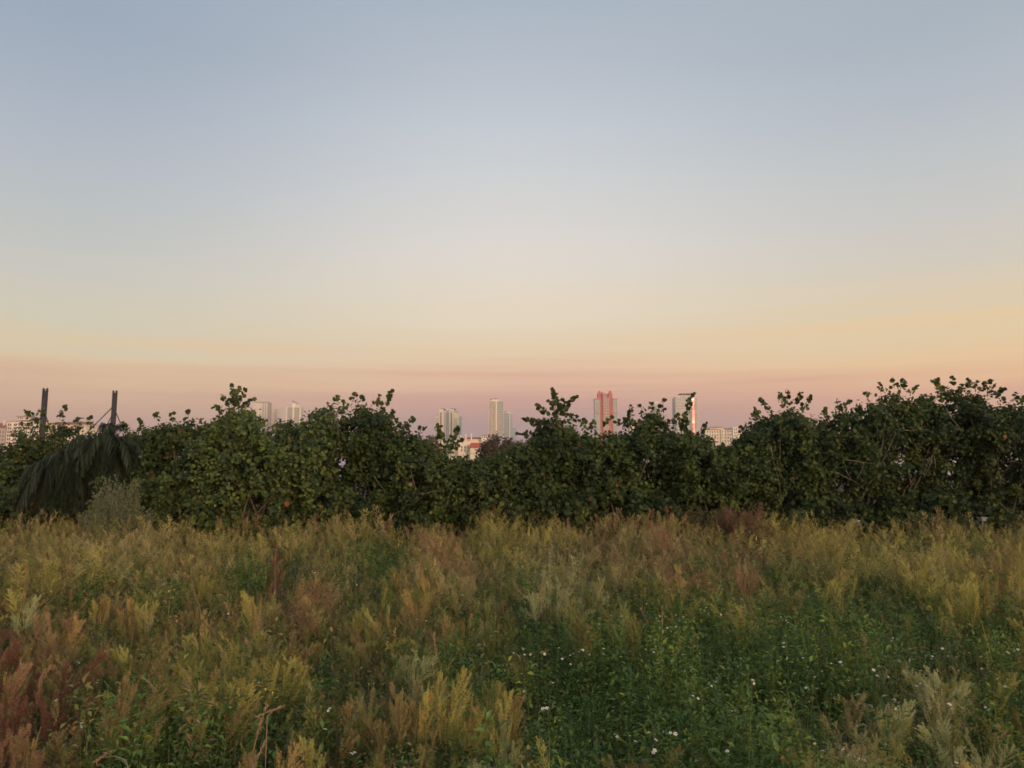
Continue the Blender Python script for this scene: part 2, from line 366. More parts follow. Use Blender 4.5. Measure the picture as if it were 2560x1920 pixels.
def pm(name):
    c = PAL[name]; b = tuple(v*1.06 for v in c)
    return leafmat(name+'_plume', [tuple(v*.72 for v in b), b, tuple(min(v*1.3, 1) for v in b), tuple(b[i]*(.85, 1.05, 1.0)[i] for i in range(3))], transl=.3, rough=.8, spec=.1, objvar=.2)
PM = {k: pm(k) for k in NAMES}
stemmat = surf('weed_stem', (.10, .075, .035), rough=.8, scale=6)
for m_ in PLUMES: m_.materials.append(PM['olive'])
LOOK = {'olive': 'olive green', 'yellow': 'yellowish', 'tan': 'tan', 'rust': 'rust red', 'deep': 'dark red', 'pale': 'pale greenish white', 'green': 'green', 'orange': 'orange brown', 'brown': 'brown'}
WHERE = [(0, 330, 'at the left edge of the field'), (330, 760, 'left of the middle of the field'), (760, 1240, 'in the middle of the field'), (1240, 1560, 'just right of the middle of the field'), (1560, 2000, 'among green weeds right of the middle'), (2000, 2700, 'near the right edge of the field')]
def where(px, py):
    w_ = next((t for a, b, t in WHERE if px < b), WHERE[-1][2])
    return w_+(' close to the bottom' if py > 1720 else ' in the near half' if py > 1520 else ' midway to the bushes' if py > 1400 else ' far back by the bushes')
n_plants = 0; LABELS = {}
NEAR = {'olive': ['yellow', 'brown', 'green'], 'yellow': ['olive', 'orange', 'tan'], 'tan': ['olive', 'orange', 'pale'], 'rust': ['orange', 'brown', 'tan'], 'deep': ['brown', 'rust', 'brown'], 'pale': ['olive', 'tan'], 'green': ['olive'], 'orange': ['tan', 'brown', 'yellow'], 'brown': ['olive', 'orange', 'rust']}
COLS = [(60,'the left edge'),(175,'the left mast'),(345,'the grey green shrub'),(470,'the bush by the masts'),(620,'the pointed loose bush'),(760,'the two pale far towers'),(880,'the high round bush'),(980,'the loose sprays'),(1075,'the sloping dark bush'),(1165,'the twin cream towers'),(1215,'the red roofs'),(1300,'the tallest cream tower'),(1430,'the tree shaped bush'),(1560,'the pink tower'),(1680,'the round headed bush'),(1760,'the white balconied tower'),(1880,'the long cream building'),(2000,'the open topped bush'),(2150,'the pale bare twigs'),(2300,'the reddish leaf gap'),(2440,'the tallest bush'),(99999,'the right edge')]
COLS[19] = (2300, 'the second tallest bush')
ROWS = [(1340,'far back'),(1400,'in the far field'),(1460,'at middle distance'),(1530,'nearer than midfield'),(1610,'in the near half'),(1700,'near the front'),(1800,'close to the front'),(99999,'at the bottom edge')]
SPOTS = []
def spot(what, px, py):
    px, py = float(np.ravel(px)[0]), float(np.ravel(py)[0])
    SPOTS.append([what, next(t for a, t in COLS if px < a), next(t for a, t in ROWS if py < a), px, py, None]); return what
def settle_labels():
    by = {}
    for r in SPOTS: by.setdefault((r[0], r[1], r[2]), []).append(r)
    for (w_, c_, o_), rs in by.items():
        rs.sort(key=lambda r: r[3]); n = len(rs)
        nm = {1: [''], 2: ['left ', 'right '], 3: ['leftmost ', 'middle ', 'rightmost ']}.get(n, ['leftmost ', 'second ']+['']*(n-4)+['second rightmost ', 'rightmost '])
        for r, q in zip(rs, nm): r[5]['label'] = f"{q}{w_} below {c_}, {o_}"
def fennel(x, y, pal, top, n, spread, label=None, upright=.2, nodding=False):
    """one weed plant: stems (its own mesh) and its feathery plumes"""
    global n_plants
    n_plants += 1
    z0 = float(terrain(x, y)); px, py = proj(np.array([x]), np.array([y]), np.array([z0+top]))
    root = MB(); pl = []
    for i in range(n):
        a = rnd.random()*6.283; r_ = spread*math.sqrt(rnd.random())
        tx, ty = math.cos(a)*r_, math.sin(a)*r_
        hz = top*(.72+.30*rnd.random()) if i else top
        if i == 0: tx *= .4; ty *= .4
        plen = hz*(.40+.22*rnd.random()); bz = hz-plen*.93
        ring_tubes(root, [(tx*.15, ty*.15, -.03), (tx*.45, ty*.45, bz*.5), (tx*.85, ty*.85, bz), (tx, ty, hz*.9)], .006, .002, 3)
        pl.append((tx*.85, ty*.85, bz, plen, tx, ty))
    o = root.build(pal_name(pal), stemmat, loc=(x, y, z0))
    lb = label or spot(('bushy ' if n > 4 else 'thin ')+LOOK[pal]+' feathery weed', px[0], py[0])
    tag(o, lb, 'wild plant', 'feathery wild plants in the field')
    if not label: SPOTS[-1][5] = o
    for j, (a, b, c, ln, tx, ty) in enumerate(pl):
        q = bpy.data.objects.new('plume', PLUMES[rnd.choice((4, 5, 7, 9))] if nodding else rnd.choice(PLUMES)); C.objects.link(q); q.parent = o
        q.location = (a, b, c); s = ln; f_ = (.8+.5*rnd.random())*(.62/max(ln, .35))**.35
        q.scale = (s*f_, s*f_, s)
        q.rotation_euler = (-ty*.5/max(top, .3)+rnd.gauss(0, upright), tx*.5/max(top, .3)+rnd.gauss(0, upright), rnd.random()*6.283)
        q.material_slots[0].link = 'OBJECT'; q.material_slots[0].material = PM[pal if rnd.random() < .72 else rnd.choice(NEAR[pal])]
    return o
def pal_name(p): return 'feathery_weed'
def ground_at(px, py, top):
    """where the ray through a pixel meets the height 'top' over the field"""
    d = ray(px, py); t = (top-EYE)/d.z; return d.x*t, d.y*t

# the plants one can point to in the photograph: pixel of the tip, palette, height, stems, spread, label
KEY = [
 (50,1580,'deep',1.15,12,.34,'tall dark red feathery weed filling the left edge near the bottom'),
 (30,1650,'rust',1.05,9,.3,'rust brown weed in front of the tall dark red one at the left edge'),
 (100,1730,'deep',.95,10,.3,'dark red brown weed low at the left edge'),
 (40,1800,'rust',.9,9,.3,'rust brown weed close to the bottom left corner'),
 (130,1820,'brown',.85,8,.28,'brown weed near the bottom left corner'),
 (140,1525,'rust',1.05,5,.18,'rust pink feathery weed with a bushy top near the left edge'),
 (10,1690,'deep',.95,9,.30,'dark maroon feathery weed in the bottom left corner'),
 (110,1640,'brown',.95,8,.28,'brown weed in front of the dark red weed at left'),
 (545,1620,'yellow',.95,8,.26,'mustard yellow feathery weed left of the middle near the bottom'),
 (620,1560,'yellow',.85,6,.2,'yellow weed just behind the mustard yellow one'),
 (480,1640,'olive',.85,6,.22,'olive weed left of the mustard yellow weed'),
 (1130,1665,'yellow',1.10,8,.24,'tall pale yellow plumed weed at bottom centre'),
 (1210,1700,'yellow',.95,7,.24,'pale yellow plumed weed right of the tallest one at bottom centre'),
 (1010,1715,'brown',.95,8,.26,'brown feathery weed left of the pale yellow plumes at bottom centre'),
 (900,1735,'orange',.85,8,.30,'orange brown wispy weed at bottom centre'),
 (825,1760,'olive',.80,7,.26,'olive wispy weed left of the orange brown one at the bottom'),
 (1255,1878,'pale',.80,6,.12,'pale tan tuft at the bottom edge below the yellow plumes'),
 (690,1872,'orange',.85,6,.16,'orange tan plumes at the bottom edge left of centre'),
 (760,1885,'orange',.78,4,.12,'small orange tan plume beside the bottom edge'),
 (1370,1430,'pale',1.05,7,.35,'pale cream plumed weed right of the middle of the field'),
 (1430,1455,'pale',.95,5,.25,'smaller pale cream weed beside the larger cream one'),
 (1060,1400,'orange',1.0,10,.38,'broad orange brown bushy weed in the middle of the field'),
 (1160,1420,'tan',.9,7,.32,'pinkish tan weed right of the orange brown bushy one'),
 (770,1420,'rust',1.05,7,.3,'rusty brown tall weed left of the middle of the field'),
 (690,1370,'deep',1.25,2,.05,'thin dark red spike standing left of the middle'),
 (745,1500,'rust',.85,6,.25,'low rust weed in front of the tall rusty one'),
 (1110,1325,'rust',1.1,5,.35,'rusty pink weed in the far middle of the field'),
 (1672,1296,'rust',1.35,4,.14,'tall brick red plumed weed right of the middle, far back'),
 (1620,1276,'rust',1.35,3,.14,'reddish drooping seed plume against the dark bushes'),
 (1590,1280,'rust',1.25,2,.1,'narrow reddish seed plume beside the drooping one'),
 (970,1275,'rust',1.3,3,.2,'reddish brown plume sticking up before the bushes left of centre'),
 (838,1280,'tan',1.3,5,.3,'pale brown tuft sticking up before the dark bushes left of centre'),
 (367,1278,'rust',1.25,4,.15,'brick red plume beside the grey green bush at left'),
 (2120,1276,'tan',1.3,3,.2,'straw coloured plume against the bushes at right'),
 (2150,1280,'tan',1.2,2,.15,'small straw plume right of the straw coloured one'),
 (2240,1285,'rust',1.2,4,.25,'dull red plume against the bushes at right'),
 (1858,1385,'rust',1.1,4,.15,'narrow rust red weed in the right half of the field'),
 (2100,1400,'yellow',1.05,7,.32,'bright yellow bushy weed in the right part of the field'),
 (2370,1350,'yellow',1.05,9,.45,'wide mustard weed far right in the field'),
 (2440,1400,'yellow',.95,8,.4,'mustard weed in front of the wide one far right'),
 (2290,1395,'yellow',.95,7,.4,'mustard brown weed left of the wide one far right'),
 (2320,1660,'pale',.95,6,.18,'pale greenish plume hanging above dark weeds lower right'),
 (2365,1670,'pale',.9,5,.14,'second pale greenish plume touching the hanging one lower right'),
 (2215,1715,'pale',.85,5,.16,'pale plume with curled tips among dark leaves lower right'),
 (2125,1700,'tan',.85,4,.14,'tan plume left of the pale curled plume lower right'),
 (2440,1790,'pale',.85,4,.16,'leaning pale plume near the bottom right corner'),
 (2070,1820,'pale',.8,5,.15,'pale plume low among dark leaves at lower right'),
 (2160,1800,'tan',.8,5,.15,'tan green plume beside the pale one at lower right'),
 (2430,1890,'yellow',.8,4,.12,'cream yellow tuft cut by the bottom edge at right'),
 (2380,1895,'yellow',.78,4,.12,'small cream tuft beside the one cut by the bottom edge'),
 (30,1470,'yellow',1.0,6,.25,'yellow plumed weed at the left edge halfway down the field'),
 (65,1490,'pale',.95,4,.15,'pale thin plume beside the yellow plumed weed at left'),
 (490,1380,'orange',.9,6,.3,'orange bushy weed left of the middle far back'),
 (285,1340,'orange',.95,3,.2,'small orange weed below the grey green bush'),
 (330,1500,'orange',.9,7,.3,'orange tan weed a quarter across the field'),
 (370,1505,'yellow',.9,6,.2,'yellow tan weed beside the orange tan one'),
 (890,1490,'yellow',.9,4,.14,'slender yellow plume in the middle of the field'),
 (975,1480,'yellow',.95,4,.2,'yellow green plume with two tips in the middle of the field'),
 (800,1490,'yellow',.9,4,.12,'narrow yellow plume left of the slender one'),
 (1025,1600,'pale',.85,7,.22,'grey green plumed weed above the yellow plumes at centre'),
 (1235,1470,'olive',1.0,7,.3,'grey olive plumed weed right of centre'),
 (1330,1310,'yellow',1.15,6,.4,'golden bushy weed far back right of centre'),
 (1860,1500,'yellow',.9,6,.3,'yellow green plumes on top of the green weeds at right'),
 (1700,1480,'olive',.9,8,.3,'olive plumed weed at the top edge of the green patch'),
]
key_xy = []
for px, py, pal, top, n, spread, label in KEY:
    x, y = ground_at(px, py, top); y = min(y, 23.5) if y > 0 else 23.5
    if y >= 23.4: p_ = at(px, py, y); x = p_.x; top = max(p_.z, .8)
    fennel(x, y, pal, top, n, spread, label, nodding=(px > 2000 and py > 1600 and pal == 'pale')); key_xy.append((x, y))
# the rest of the 300 that show largest: the near half of the field
def want_plume(W): return 1-W[:,NAMES.index('green')]
cx, cy = scatter(1500, 3.4, 13.5, 1.05)
cz = canopy(cx, cy); ppx, ppy = proj(cx, cy, cz+.2); W = weights(ppx, ppy); ki = pick(W)
keep = (R.random(len(cx)) < want_plume(W)**1.8*.9) & (ki != NAMES.index('green'))
order = [i for i in np.argsort(cy) if keep[i]]
got = 0; used = list(key_xy)
for i in order:
    if n_plants >= 298: break
    x, y = float(cx[i]), float(cy[i])
    if min((x-a)**2+(y-b)**2 for a, b in used) < (.20+.012*y)**2: continue
    used.append((x, y)); got += 1
    fennel(x, y, NAMES[ki[i]], float(cz[i])*(1.05+.55*rnd.random()), rnd.randint(4, 8), .10+.18*rnd.random())
y_last = y
# farther plumes, as one mass
def plume_lo(n_br, per, hair, hw):
    return [plume_geo(40+i, 1.0, .34, n_br, per, hair, hw, nh=2) for i in range(4)]
LO = plume_lo(11, 7, .075, .014); LO2 = plume_lo(9, 6, .10, .019)
def plume_mass(n, y0, y1, lib, st):
    x, y = scatter(n, y0, y1); z0 = terrain(x, y); h = canopy(x, y)*(.95+.7*R.random(n)**1.5)*(1+.42*np.clip((y-17)/6, 0, 1)*(.7+.6*R.random(n))); px, py = proj(x, y, z0+h)
    W = weights(px, py); ki = pick(W); ok = (R.random(n) < want_plume(W)**1.3) & (ki != NAMES.index('green'))
    mb = MB(); ii = np.where(ok)[0]
    for i in ii:
        for j in range(st):
            v = lib[rnd.randrange(4)]; a = rnd.random()*6.283; c, s = math.cos(a), math.sin(a); hh = h[i]*(.60+.45*rnd.random()); ln = hh*(.34+.2*rnd.random())
            q = v.reshape(-1, 3)*ln; q = np.stack([q[:,0]*c-q[:,1]*s+q[:,2]*rnd.gauss(0, .28), q[:,0]*s+q[:,1]*c+q[:,2]*rnd.gauss(0, .28), q[:,2]], 1)
            q += (x[i]+rnd.gauss(0, .13), y[i]+rnd.gauss(0, .13), z0[i]+hh-ln)
            k = np.arange(len(v))*3
            mb.add(q, np.stack([k, k+1, k+2], 1), PALA[ki[i]]*(.75+.6*rnd.random()))
    return mb
def tufts(n, y0, y1, lib):
    """knee-high feathery growth between the tall plumes"""
    x, y = scatter(n, y0, y1); z0 = terrain(x, y); h = canopy(x, y)*(.85+.6*R.random(n))*(1+.22*np.clip((y-17)/6, 0, 1)); px, py = proj(x, y, z0+h)
    W = weights(px, py); ki = pick(W); ok = (R.random(n) < want_plume(W)**.85) & ((ki != NAMES.index('green')) | (R.random(n) < .5))
    mb = MB()
    for i in np.where(ok)[0]:
        v = lib[rnd.randrange(len(lib))]; a = rnd.random()*6.283; c, s = math.cos(a), math.sin(a); ln = rnd.uniform(.16, .40); lx, ly = rnd.gauss(0, .3), rnd.gauss(0, .3)
        q = v.reshape(-1, 3)*ln; q = np.stack([q[:,0]*c-q[:,1]*s+q[:,2]*lx, q[:,0]*s+q[:,1]*c+q[:,2]*ly, q[:,2]], 1)
        q += (x[i], y[i], z0[i]+h[i]-ln); k = np.arange(len(v))*3
        col = PALA[ki[i]] if rnd.random() < .6 else PALA[rnd.choice([0, 0, 2, 8])]
        mb.add(q, np.stack([k, k+1, k+2], 1), col*(.5+.75*rnd.random()))
    return mb
TF = [plume_geo(70+i, 1.0, .34, 9, 10, .10, .014, nod=(0, .3, -.3, .1, -.15)[i], nh=2) for i in range(5)]
TN = [plume_geo(90+i, 1.0, .26, 12, 15, .075, .0095, nod=(0, .3, -.3, .12, -.2)[i], nh=2) for i in range(5)]
low_ = tufts(3300, 3.2, 9.5, TN); low2 = tufts(5600, 9.5, 16, TF); low3 = tufts(6500, 16, 25.6, TF)
plm = leafmat('far_plume', None, attr=True, transl=.3, rough=.8, spec=.1)
tag(merge(low_, low2, low3).build('low_tufts', plm), 'low soft olive and tan tufts between the taller feathery weeds', 'wild plants', kind='stuff')
mass = merge(plume_mass(2200, y_last-1.2, 15, LO, 3), plume_mass(5200, 15, 25.6, LO2, 2))
plm = leafmat('far_plume', None, attr=True, transl=.3, rough=.8, spec=.1)
tag(mass.build('distant_plumes', plm), 'hazy mass of tan and yellow feathery weeds in the far half of the field', 'wild plants', kind='stuff')

# white flowers
def flower_geo():
    mb = MB(); c = MB(); s = MB()
    for k in range(5):
        a = k*2*math.pi/5; p = []
        for (r_, w_) in ((.003, .0), (.008, .0052), (.0145, .0058), (.018, .0)):
            for sg in ((-1, 1) if w_ else (0,)):
                p.append((math.cos(a)*r_-math.sin(a)*w_*sg, math.sin(a)*r_+math.cos(a)*w_*sg, .002+r_*.12))
        mb.add(p, [(0, 1, 3, 5), (0, 5, 4, 2)] if False else [(0, 1, 3, 5), (0, 5, 4, 2)])
    n = 8
    v = [(math.cos(i*math.pi/4)*.0042, math.sin(i*math.pi/4)*.0042, .001) for i in range(n)]+[(math.cos(i*math.pi/4)*.003, math.sin(i*math.pi/4)*.003, .0055) for i in range(n)]
    c.add(v, [(i, (i+1)%n, n+(i+1)%n, n+i) for i in range(n)]); c.f.append(np.array([list(range(n, 2*n))], np.int32))
    s.tube([(0, 0, 0), (.004, 0, -.06), (0, 0, -.2)], [.0012, .0013, .0016], 4)
    return mb, c, s
fm, fc, fs = flower_geo()
petal = surf('white_petal', (.62, .62, .56), rough=.6, var=.05); disc = surf('yellow_disc', (.45, .26, .03), rough=.8); gst = surf('green_stem', (.06, .09, .03), rough=.7)
fmesh, cmesh, smesh = fm.mesh('petals', petal), fc.mesh('flower_centre', disc), fs.mesh('stem', gst)
def flower(x, y, z, sc, label):
    o = bpy.data.objects.new('white_flower', fmesh); C.objects.link(o); o.location = (x, y, z)
    o.rotation_euler = (rnd.gauss(.35, .35), rnd.gauss(0, .35), rnd.random()*6.28); o.scale = (sc,)*3
    px, py = proj(x, y, z); tag(o, spot('small white flower', px, py), 'flower', 'small white flowers in the weeds'); SPOTS[-1][5] = o
    for nm, me in (('flower_centre', cmesh), ('stem', smesh)):
        q = bpy.data.objects.new(nm, me); C.objects.link(q); q.parent = o
FZ = [(1280,1620,1700,1640,38,'small white flower on the middle of the green weed patch'),(1800,1600,2560,1720,56,'small white flower in the green weeds towards the right edge'),
      (1480,1500,2000,1580,44,'tiny white flower along the top edge of the green weed patch'),(1300,1660,2050,1900,44,'white flower among dark leaves at the bottom right of centre'),
      (2050,1680,2540,1910,22,'white flower among the pale plumes at the lower right'),(100,1560,900,1900,26,'white flower among weeds in the left bottom part of the field'),
      (300,1400,1250,1560,34,'tiny white flower midway to the bushes left of centre'),(1800,1380,2500,1500,26,'tiny white flower midway to the bushes at right')]
for x0, y0, x1, y1, n, lb in FZ:
    for i in range(n):
        if i % 2 == 0 or i == 0: fx, fy = rnd.uniform(x0, x1), rnd.uniform(y0, y1)
        else: fx += rnd.gauss(0, 14); fy += rnd.gauss(0, 9)
        top = .80+rnd.random()*.12; x, y = ground_at(fx, fy, top)
        flower(x, y, top, rnd.uniform(.42, .72), lb)
settle_labels()
# ------------------------------------------------------------------ bushes
PROF = [(-300,1080),(0,1110),(40,1105),(75,1048),(110,1032),(150,1040),(190,1052),(215,1072),(250,1062),(290,1062),(320,1064),(360,1062),(400,1048),(430,1042),(470,1042),(510,1047),(540,1032),(570,1012),(590,990),(615,1010),(640,1030),(680,1040),(720,1040),(760,1036),(785,1014),(820,1002),(850,1000),(880,998),(920,1002),(950,1012),(980,1042),(1000,1057),(1030,1072),(1055,1076),(1080,1110),(1110,1128),(1150,1132),(1180,1136),(1220,1132),(1260,1122),(1290,1102),(1320,1092),(1345,1082),(1370,1040),(1390,1020),(1415,1038),(1440,1064),(1470,1068),(1500,1068),(1520,1058),(1550,1064),(1570,1078),(1590,1044),(1610,1024),(1640,1018),(1662,1040),(1690,1078),(1705,1070),(1718,1062),(1740,1086),(1765,1086),(1800,1098),(1832,1108),(1848,1082),(1862,1074),(1880,1046),(1910,1038),(1950,1008),(1980,1000),(2003,1018),(2025,1036),(2055,1038),(2090,1022),(2120,1014),(2160,994),(2200,975),(2240,966),(2280,988),(2320,972),(2360,960),(2400,958),(2440,966),(2470,992),(2500,994),(2530,1002),(2560,1002),(2900,1030)]
PX = np.array([p[0] for p in PROF], float); PY = np.array([p[1] for p in PROF], float)
def top_z(x, y): 
    """height of the hedge's crown line at a place (metres)"""
    px = 1280+F*x/(y*CP+1.2*SP); py = np.interp(px, PX, PY)
    return EYE+y*np.tan(PITCH+np.arctan((960-py)/F*1.0))
leaf_a = (.030, .052, .018); 
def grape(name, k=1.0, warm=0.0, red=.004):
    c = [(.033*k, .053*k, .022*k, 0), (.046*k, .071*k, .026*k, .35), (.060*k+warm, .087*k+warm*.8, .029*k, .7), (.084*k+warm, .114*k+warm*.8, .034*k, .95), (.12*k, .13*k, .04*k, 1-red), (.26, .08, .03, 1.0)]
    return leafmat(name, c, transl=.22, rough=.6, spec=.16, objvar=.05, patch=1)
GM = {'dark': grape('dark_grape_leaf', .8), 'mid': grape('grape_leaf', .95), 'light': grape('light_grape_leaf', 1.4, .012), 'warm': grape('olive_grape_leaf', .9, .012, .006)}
bark = surf('grey_bark', (.13, .105, .08), rough=.9, var=.4, scale=4)
drybark = surf('pale_bark', (.20, .165, .13), rough=.9, var=.3, scale=5)
def leaf_discs(mb, p, nrm, rad):
    n = len(p); u = norm(np.cross(nrm, R.normal(0, 1, (n, 3)))); v_ = np.cross(nrm, u)
    a = np.arange(8)*math.pi/4; fold = np.abs(np.sin(a))*.22
    r = rad[:,None]*(1+.08*R.normal(0, 1, (n, 8)))
    V = p[:,None,:]+(np.cos(a)*r)[:,:,None]*u[:,None,:]+(np.sin(a)*r)[:,:,None]*v_[:,None,:]+(fold*rad[:,None])[:,:,None]*nrm[:,None,:]
    k = (np.arange(n)*8)[:,None]
    mb.add(V, np.concatenate([k+np.array([0, 1, 2, 3, 4]), k+np.array([4, 5, 6, 7, 0])]))
def twigs(mb, base, dirs, length, nl, rad, stem=None, thin=None):
    """leafy shoots: base (n,3), dirs (n,3)"""
    n = len(base); t = (np.arange(nl)+1.0)/nl
    d2 = norm(dirs+np.array([0, 0, .35])+R.normal(0, .12, dirs.shape))
    mid = base+dirs*(length*.5)[:,None]; tip = mid+d2*(length*.5)[:,None]
    T = t[None,:,None]; P = (1-T)**2*base[:,None,:]+2*T*(1-T)*mid[:,None,:]+T**2*tip[:,None,:]
    side = norm(np.cross(dirs, R.normal(0, 1, dirs.shape))); sgn = np.where(np.arange(nl) % 2 == 0, 1, -1)
    P = P+side[:,None,:]*(sgn[None,:,None]*rad*.85)+R.normal(0, .025, P.shape)
    nr = norm(R.normal(0, .55, (n*nl, 3))+np.array([0, -.25, .45])+np.repeat(dirs, nl, 0)*.5)
    rr_ = rad*(.45+.75*R.random(n*nl))*np.tile(1.12-.35*t, n)
    leaf_discs(mb, P.reshape(-1, 3), nr, rr_)
    if stem is not None:
        for b, m, e in zip(base, mid, tip): stem.tube([b, (b+2*m+e)/4, e], [.012, .009, .005], 3)
def grape_bush(px, Y, half, mat, label, depth=1.5, rows=1.0, bare=(), sprays=(), lo=.15, dens=1.0, name='sea_grape_bush'):
    x0 = at(px, 1200, Y).x; z0 = 0.0
    rt = empty(name, (x0, Y, z0), label, 'bush', 'broad leaved bushes in the hedge behind the field')
    cr = MB(); tr = MB()
    n = int(95*half*dens*(2.3 if mat != 'warm' else 2.4)); 
    # lumps: shoots spring from lump centres spread over the crown's volume
    lx = R.uniform(-half, half, n); ly = R.uniform(-1, 1, n)*depth; tz = top_z(x0+lx, Y+ly*.3)
    u = R.random(n)**.62
    edge = np.clip(1-(np.abs(lx)/half)**4*.07-(np.abs(ly)/depth)**3*.22, .3, 1)
    lz = lo+(tz*edge-lo-.28)*u
    belly = 1-.35*(1-u)**2
    ly = ly*belly
    ctr = np.stack([lx, ly, lz], 1)
    per = 7
    D = norm(R.normal(0, 1, (n*per, 3))+np.array([0, -.35, .25]))
    base = np.repeat(ctr, per, 0)+D*.05
    ln = R.uniform(.16, .40, n*per)
    ok = (base[:,2]+D[:,2]*ln) < np.repeat(tz*edge, per)+.02
    base, D, ln = base[ok], D[ok], ln[ok]
    lf = .056 if mat == 'warm' else .063; twigs(cr, base, D, ln, 6, lf)
    # stems from the ground to lump centres
    for i in R.choice(n, min(n, 26), replace=False):
        c = ctr[i]; b = np.array([R.normal(0, .25*half), R.normal(0, .2), -.05]); m = (b+c)/2+np.array([R.normal(0, .15), -.1, .15])
        tr.tube([b, b*.5+m*.5+R.normal(0, .04, 3), m, m*.4+c*.6+R.normal(0, .05, 3), c], [.05, .04, .03, .02, .01], 5)
    # loose sprays over the crown line
    for (sx, sy, ex, ey) in sprays:
        yy = Y-.2+rnd.random()*.5; a = np.array(at(sx, sy, yy))-np.array([x0, Y, 0]); b = np.array(at(ex, ey, yy))-np.array([x0, Y, 0])
        L_ = np.linalg.norm(b-a); nl = max(4, int(L_/.055)); d = (b-a)/L_
        bend = np.array([rnd.gauss(0, .05), 0, 0]); T = np.linspace(0, 1, nl)[:,None]
        P = a+(b-a)*T+bend*np.sin(T*math.pi)
        tr.tube(P[:: max(1, nl//4)] if nl > 5 else P, np.linspace(.014, .005, len(P[:: max(1, nl//4)] if nl > 5 else P)), 4)
        for rep in range(2 if ey > 0 else 1):
            sd_ = norm(np.stack([R.normal(0, 1, nl), R.normal(0, .6, nl), R.normal(0, .5, nl)], 1))
            w_ = .045+.085*(1-T[:,0])
            q = P+sd_*w_[:,None]; nr = norm(R.normal(0, .6, (nl, 3))+np.array([0, -.5, .2])); leaf_discs(cr, q, nr, .072*(.75+.45*R.random(nl)))
    cr.build('crown', GM[mat], rt); tr.build('trunk', bark, rt)
    for path in bare:
        b_ = MB(); pts = [np.array(at(a, b, Y-depth-.12+rnd.gauss(0, .05)))-np.array([x0, Y, 0]) for a, b in path]
        q = [pts[0]]
        for a, b in zip(pts, pts[1:]): q += [(a+b)/2+R.normal(0, .02, 3), b]
        b_.tube(q, np.linspace(.012, .004, len(q)), 5); b_.build('bare_branch', drybark, rt)
    return rt
HED = 26.0
B_ = grape_bush
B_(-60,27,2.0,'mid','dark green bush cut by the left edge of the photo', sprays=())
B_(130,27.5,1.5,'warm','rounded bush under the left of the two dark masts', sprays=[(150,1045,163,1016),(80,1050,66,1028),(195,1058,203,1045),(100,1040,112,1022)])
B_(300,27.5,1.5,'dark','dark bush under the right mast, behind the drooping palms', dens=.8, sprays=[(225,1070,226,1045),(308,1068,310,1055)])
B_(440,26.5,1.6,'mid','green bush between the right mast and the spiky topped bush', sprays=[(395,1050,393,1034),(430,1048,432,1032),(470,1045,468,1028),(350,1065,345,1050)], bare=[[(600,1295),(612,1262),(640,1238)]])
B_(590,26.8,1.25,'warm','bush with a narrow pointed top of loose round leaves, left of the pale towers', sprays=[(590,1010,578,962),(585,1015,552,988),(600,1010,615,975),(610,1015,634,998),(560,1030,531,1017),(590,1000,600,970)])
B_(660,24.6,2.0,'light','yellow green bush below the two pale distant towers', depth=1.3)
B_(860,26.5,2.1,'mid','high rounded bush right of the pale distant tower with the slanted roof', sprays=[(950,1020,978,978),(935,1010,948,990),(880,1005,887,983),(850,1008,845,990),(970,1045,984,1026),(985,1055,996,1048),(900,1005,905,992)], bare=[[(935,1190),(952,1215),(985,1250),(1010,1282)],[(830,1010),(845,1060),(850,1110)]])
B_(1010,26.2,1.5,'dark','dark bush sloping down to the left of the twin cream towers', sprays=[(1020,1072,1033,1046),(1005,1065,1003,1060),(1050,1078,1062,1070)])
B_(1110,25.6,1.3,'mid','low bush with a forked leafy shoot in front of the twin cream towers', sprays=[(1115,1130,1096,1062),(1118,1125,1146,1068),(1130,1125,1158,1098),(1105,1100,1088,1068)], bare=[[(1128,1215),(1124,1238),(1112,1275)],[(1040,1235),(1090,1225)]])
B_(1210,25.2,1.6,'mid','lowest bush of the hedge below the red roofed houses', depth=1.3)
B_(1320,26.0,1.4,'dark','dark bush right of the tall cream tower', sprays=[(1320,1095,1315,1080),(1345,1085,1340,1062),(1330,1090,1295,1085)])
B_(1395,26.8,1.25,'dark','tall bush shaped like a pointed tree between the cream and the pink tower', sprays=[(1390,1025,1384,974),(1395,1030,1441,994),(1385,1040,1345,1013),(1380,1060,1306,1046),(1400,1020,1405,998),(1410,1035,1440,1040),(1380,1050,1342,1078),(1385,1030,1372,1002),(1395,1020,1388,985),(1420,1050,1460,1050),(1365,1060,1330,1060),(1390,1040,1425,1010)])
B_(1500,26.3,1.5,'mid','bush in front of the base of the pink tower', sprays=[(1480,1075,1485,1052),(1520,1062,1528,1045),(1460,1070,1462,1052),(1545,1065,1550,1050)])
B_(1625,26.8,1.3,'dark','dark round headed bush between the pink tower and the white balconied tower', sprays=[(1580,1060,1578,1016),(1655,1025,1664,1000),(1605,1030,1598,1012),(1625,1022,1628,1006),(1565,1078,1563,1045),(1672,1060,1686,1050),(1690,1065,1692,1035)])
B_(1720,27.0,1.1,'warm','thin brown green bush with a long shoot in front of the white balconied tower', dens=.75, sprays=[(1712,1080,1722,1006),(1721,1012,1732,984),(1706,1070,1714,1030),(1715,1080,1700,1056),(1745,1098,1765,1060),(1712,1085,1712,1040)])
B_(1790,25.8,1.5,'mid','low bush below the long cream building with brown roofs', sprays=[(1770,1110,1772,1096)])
B_(1900,26.4,1.5,'mid','bush with dark leafy heads left of the tallest bushes', sprays=[(1858,1085,1850,1066),(1880,1050,1893,1030)], bare=[[(1928,1115),(1938,1170),(1948,1205),(1950,1270)],[(1930,1140),(1942,1170),(1955,1192)]])
